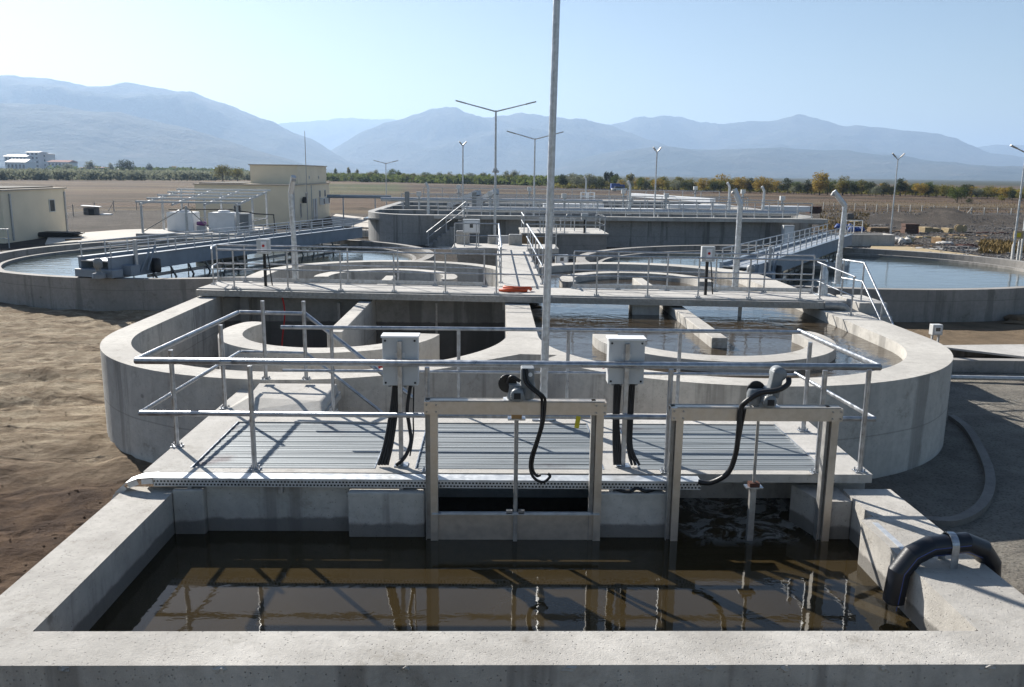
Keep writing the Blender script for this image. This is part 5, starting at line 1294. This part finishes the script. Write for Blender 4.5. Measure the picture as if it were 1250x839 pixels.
# ------------------------------------------------------------------ mountains
mt = NT('mountain_slopes')
n1 = mt.noise(.0016, 6, .65); n2 = mt.noise(.006, 6, .7)
mc = mt.mix(mt.ramp(n1, .35, .65), (.04, .048, .038), (.075, .072, .055))
mc = mt.mix(mt.ramp(n2, .55, .7, 0, .8), mc, (.12, .105, .085))
mm = mt.set(col=mc, rough=.95, spec=.05, normal=mt.bump(n2, 60, 1.0))
def ridge(name, D, depth, prof, px0, px1, seed, nz=.10, npx=260, nr=46):
    q = MB(); vs = []; W_ = npx+1
    for j in range(nr+1):
        u = j/nr; R = D-depth*.62+depth*u
        s_ = u/.62 if u < .62 else 1-(u-.62)/.38
        s_ = s_*s_*(3-2*s_)*.55+.45*s_
        for i in range(W_):
            px = px0+(px1-px0)*i/npx
            d = ray(px, 205+.0122*px*0); d = Vector((d.x, d.y, 0)).normalized()
            ty = interp(prof, px)
            rc = ray(px, ty); el = rc.z/math.hypot(rc.x, rc.y)
            H = max(0, CZ+el*D)
            x, y = d.x*R, d.y*R
            rn = noise.ridged_multi_fractal(Vector((x/1500+seed, y/1500, seed)), 1.0, 2.1, 5, 1.0, 2.0)-1.0
            sm = noise.fractal(Vector((x/420+seed, y/420, seed)), 1.0, 2.0, 4)
            z = H*s_+H*nz*(rn*1.2*s_*(1.15-s_)*2.4)+H*nz*.55*sm*s_*(1.25-s_) + sm*7*s_
            vs.append((x, y, z-25 if j in (0, nr) else z-2))
    fs = [(j*W_+i, j*W_+i+1, (j+1)*W_+i+1, (j+1)*W_+i) for j in range(nr) for i in range(npx)]
    q.add(vs, fs, True)
    return struct(q.build(name, mm))
ridge('mountains', 6500, 3000, [(-400, 120), (-200, 100), (0, 93), (60, 93), (110, 97), (140, 97), (160, 94), (175, 95), (215, 104), (240, 108), (262, 118), (290, 131), (320, 148), (350, 158), (385, 174), (415, 190), (435, 201), (470, 209)], -400, 470, 1.3, .32)
ridge('foothills', 4600, 2000, [(-400, 130), (-100, 118), (0, 124), (80, 131), (150, 141), (220, 156), (280, 172), (330, 188), (380, 203), (420, 209)], -400, 420, 5.1, .30)
ridge('mountains', 11500, 3500, [(250, 200), (300, 165), (345, 152), (390, 149), (440, 148), (490, 151), (560, 170), (640, 200)], 250, 640, 7.7, .25)
ridge('mountains', 7600, 3200, [(330, 209), (400, 187), (440, 165), (470, 154), (500, 148), (535, 139), (555, 136), (575, 140), (600, 146), (615, 146), (635, 140), (655, 141), (690, 148), (740, 160), (800, 175), (880, 200), (950, 214)], 330, 950, 2.9, .34)
ridge('mountains', 9200, 3600, [(650, 190), (700, 162), (750, 153), (800, 148), (850, 143), (900, 141), (940, 139), (970, 138), (1000, 144), (1030, 153), (1060, 160), (1090, 160), (1130, 162), (1165, 168), (1200, 182), (1240, 188), (1300, 196), (1500, 205)], 650, 1500, 9.4, .34)
ridge('foothills', 6000, 2400, [(640, 214), (720, 190), (800, 178), (870, 182), (950, 178), (1020, 186), (1100, 190), (1180, 200), (1260, 205), (1400, 212)], 640, 1400, 4.2, .34)
ridge('mountains', 13000, 3000, [(1120, 200), (1180, 182), (1215, 176), (1250, 177), (1330, 172), (1500, 190)], 1120, 1500, 3.6, .2)

# ------------------------------------------------------------------ air haze
hz = bpy.data.materials.new('air_haze'); hz.use_nodes = True; ht = hz.node_tree; ht.nodes.clear()
ho = ht.nodes.new('ShaderNodeOutputMaterial'); hv = ht.nodes.new('ShaderNodeVolumePrincipled')
hv.inputs['Color'].default_value = (.50, .70, 1.0, 1); hv.inputs['Density'].default_value = .00014; hv.inputs['Anisotropy'].default_value = .25
ht.links.new(hv.outputs[0], ho.inputs['Volume'])
HZTOP = max((o.matrix_world.translation.z+v.co.z) for o in C.objects if o.type == 'MESH' and o.name.split('.')[0] in ('mountains', 'foothills') for v in o.data.vertices)+20
print('HZTOP', HZTOP)
o = MB().box(-16500, 16500, -700, 16400, -30, HZTOP).build('haze', hz); tag(o, 'thin blue haze filling the valley', 'haze', kind='stuff')
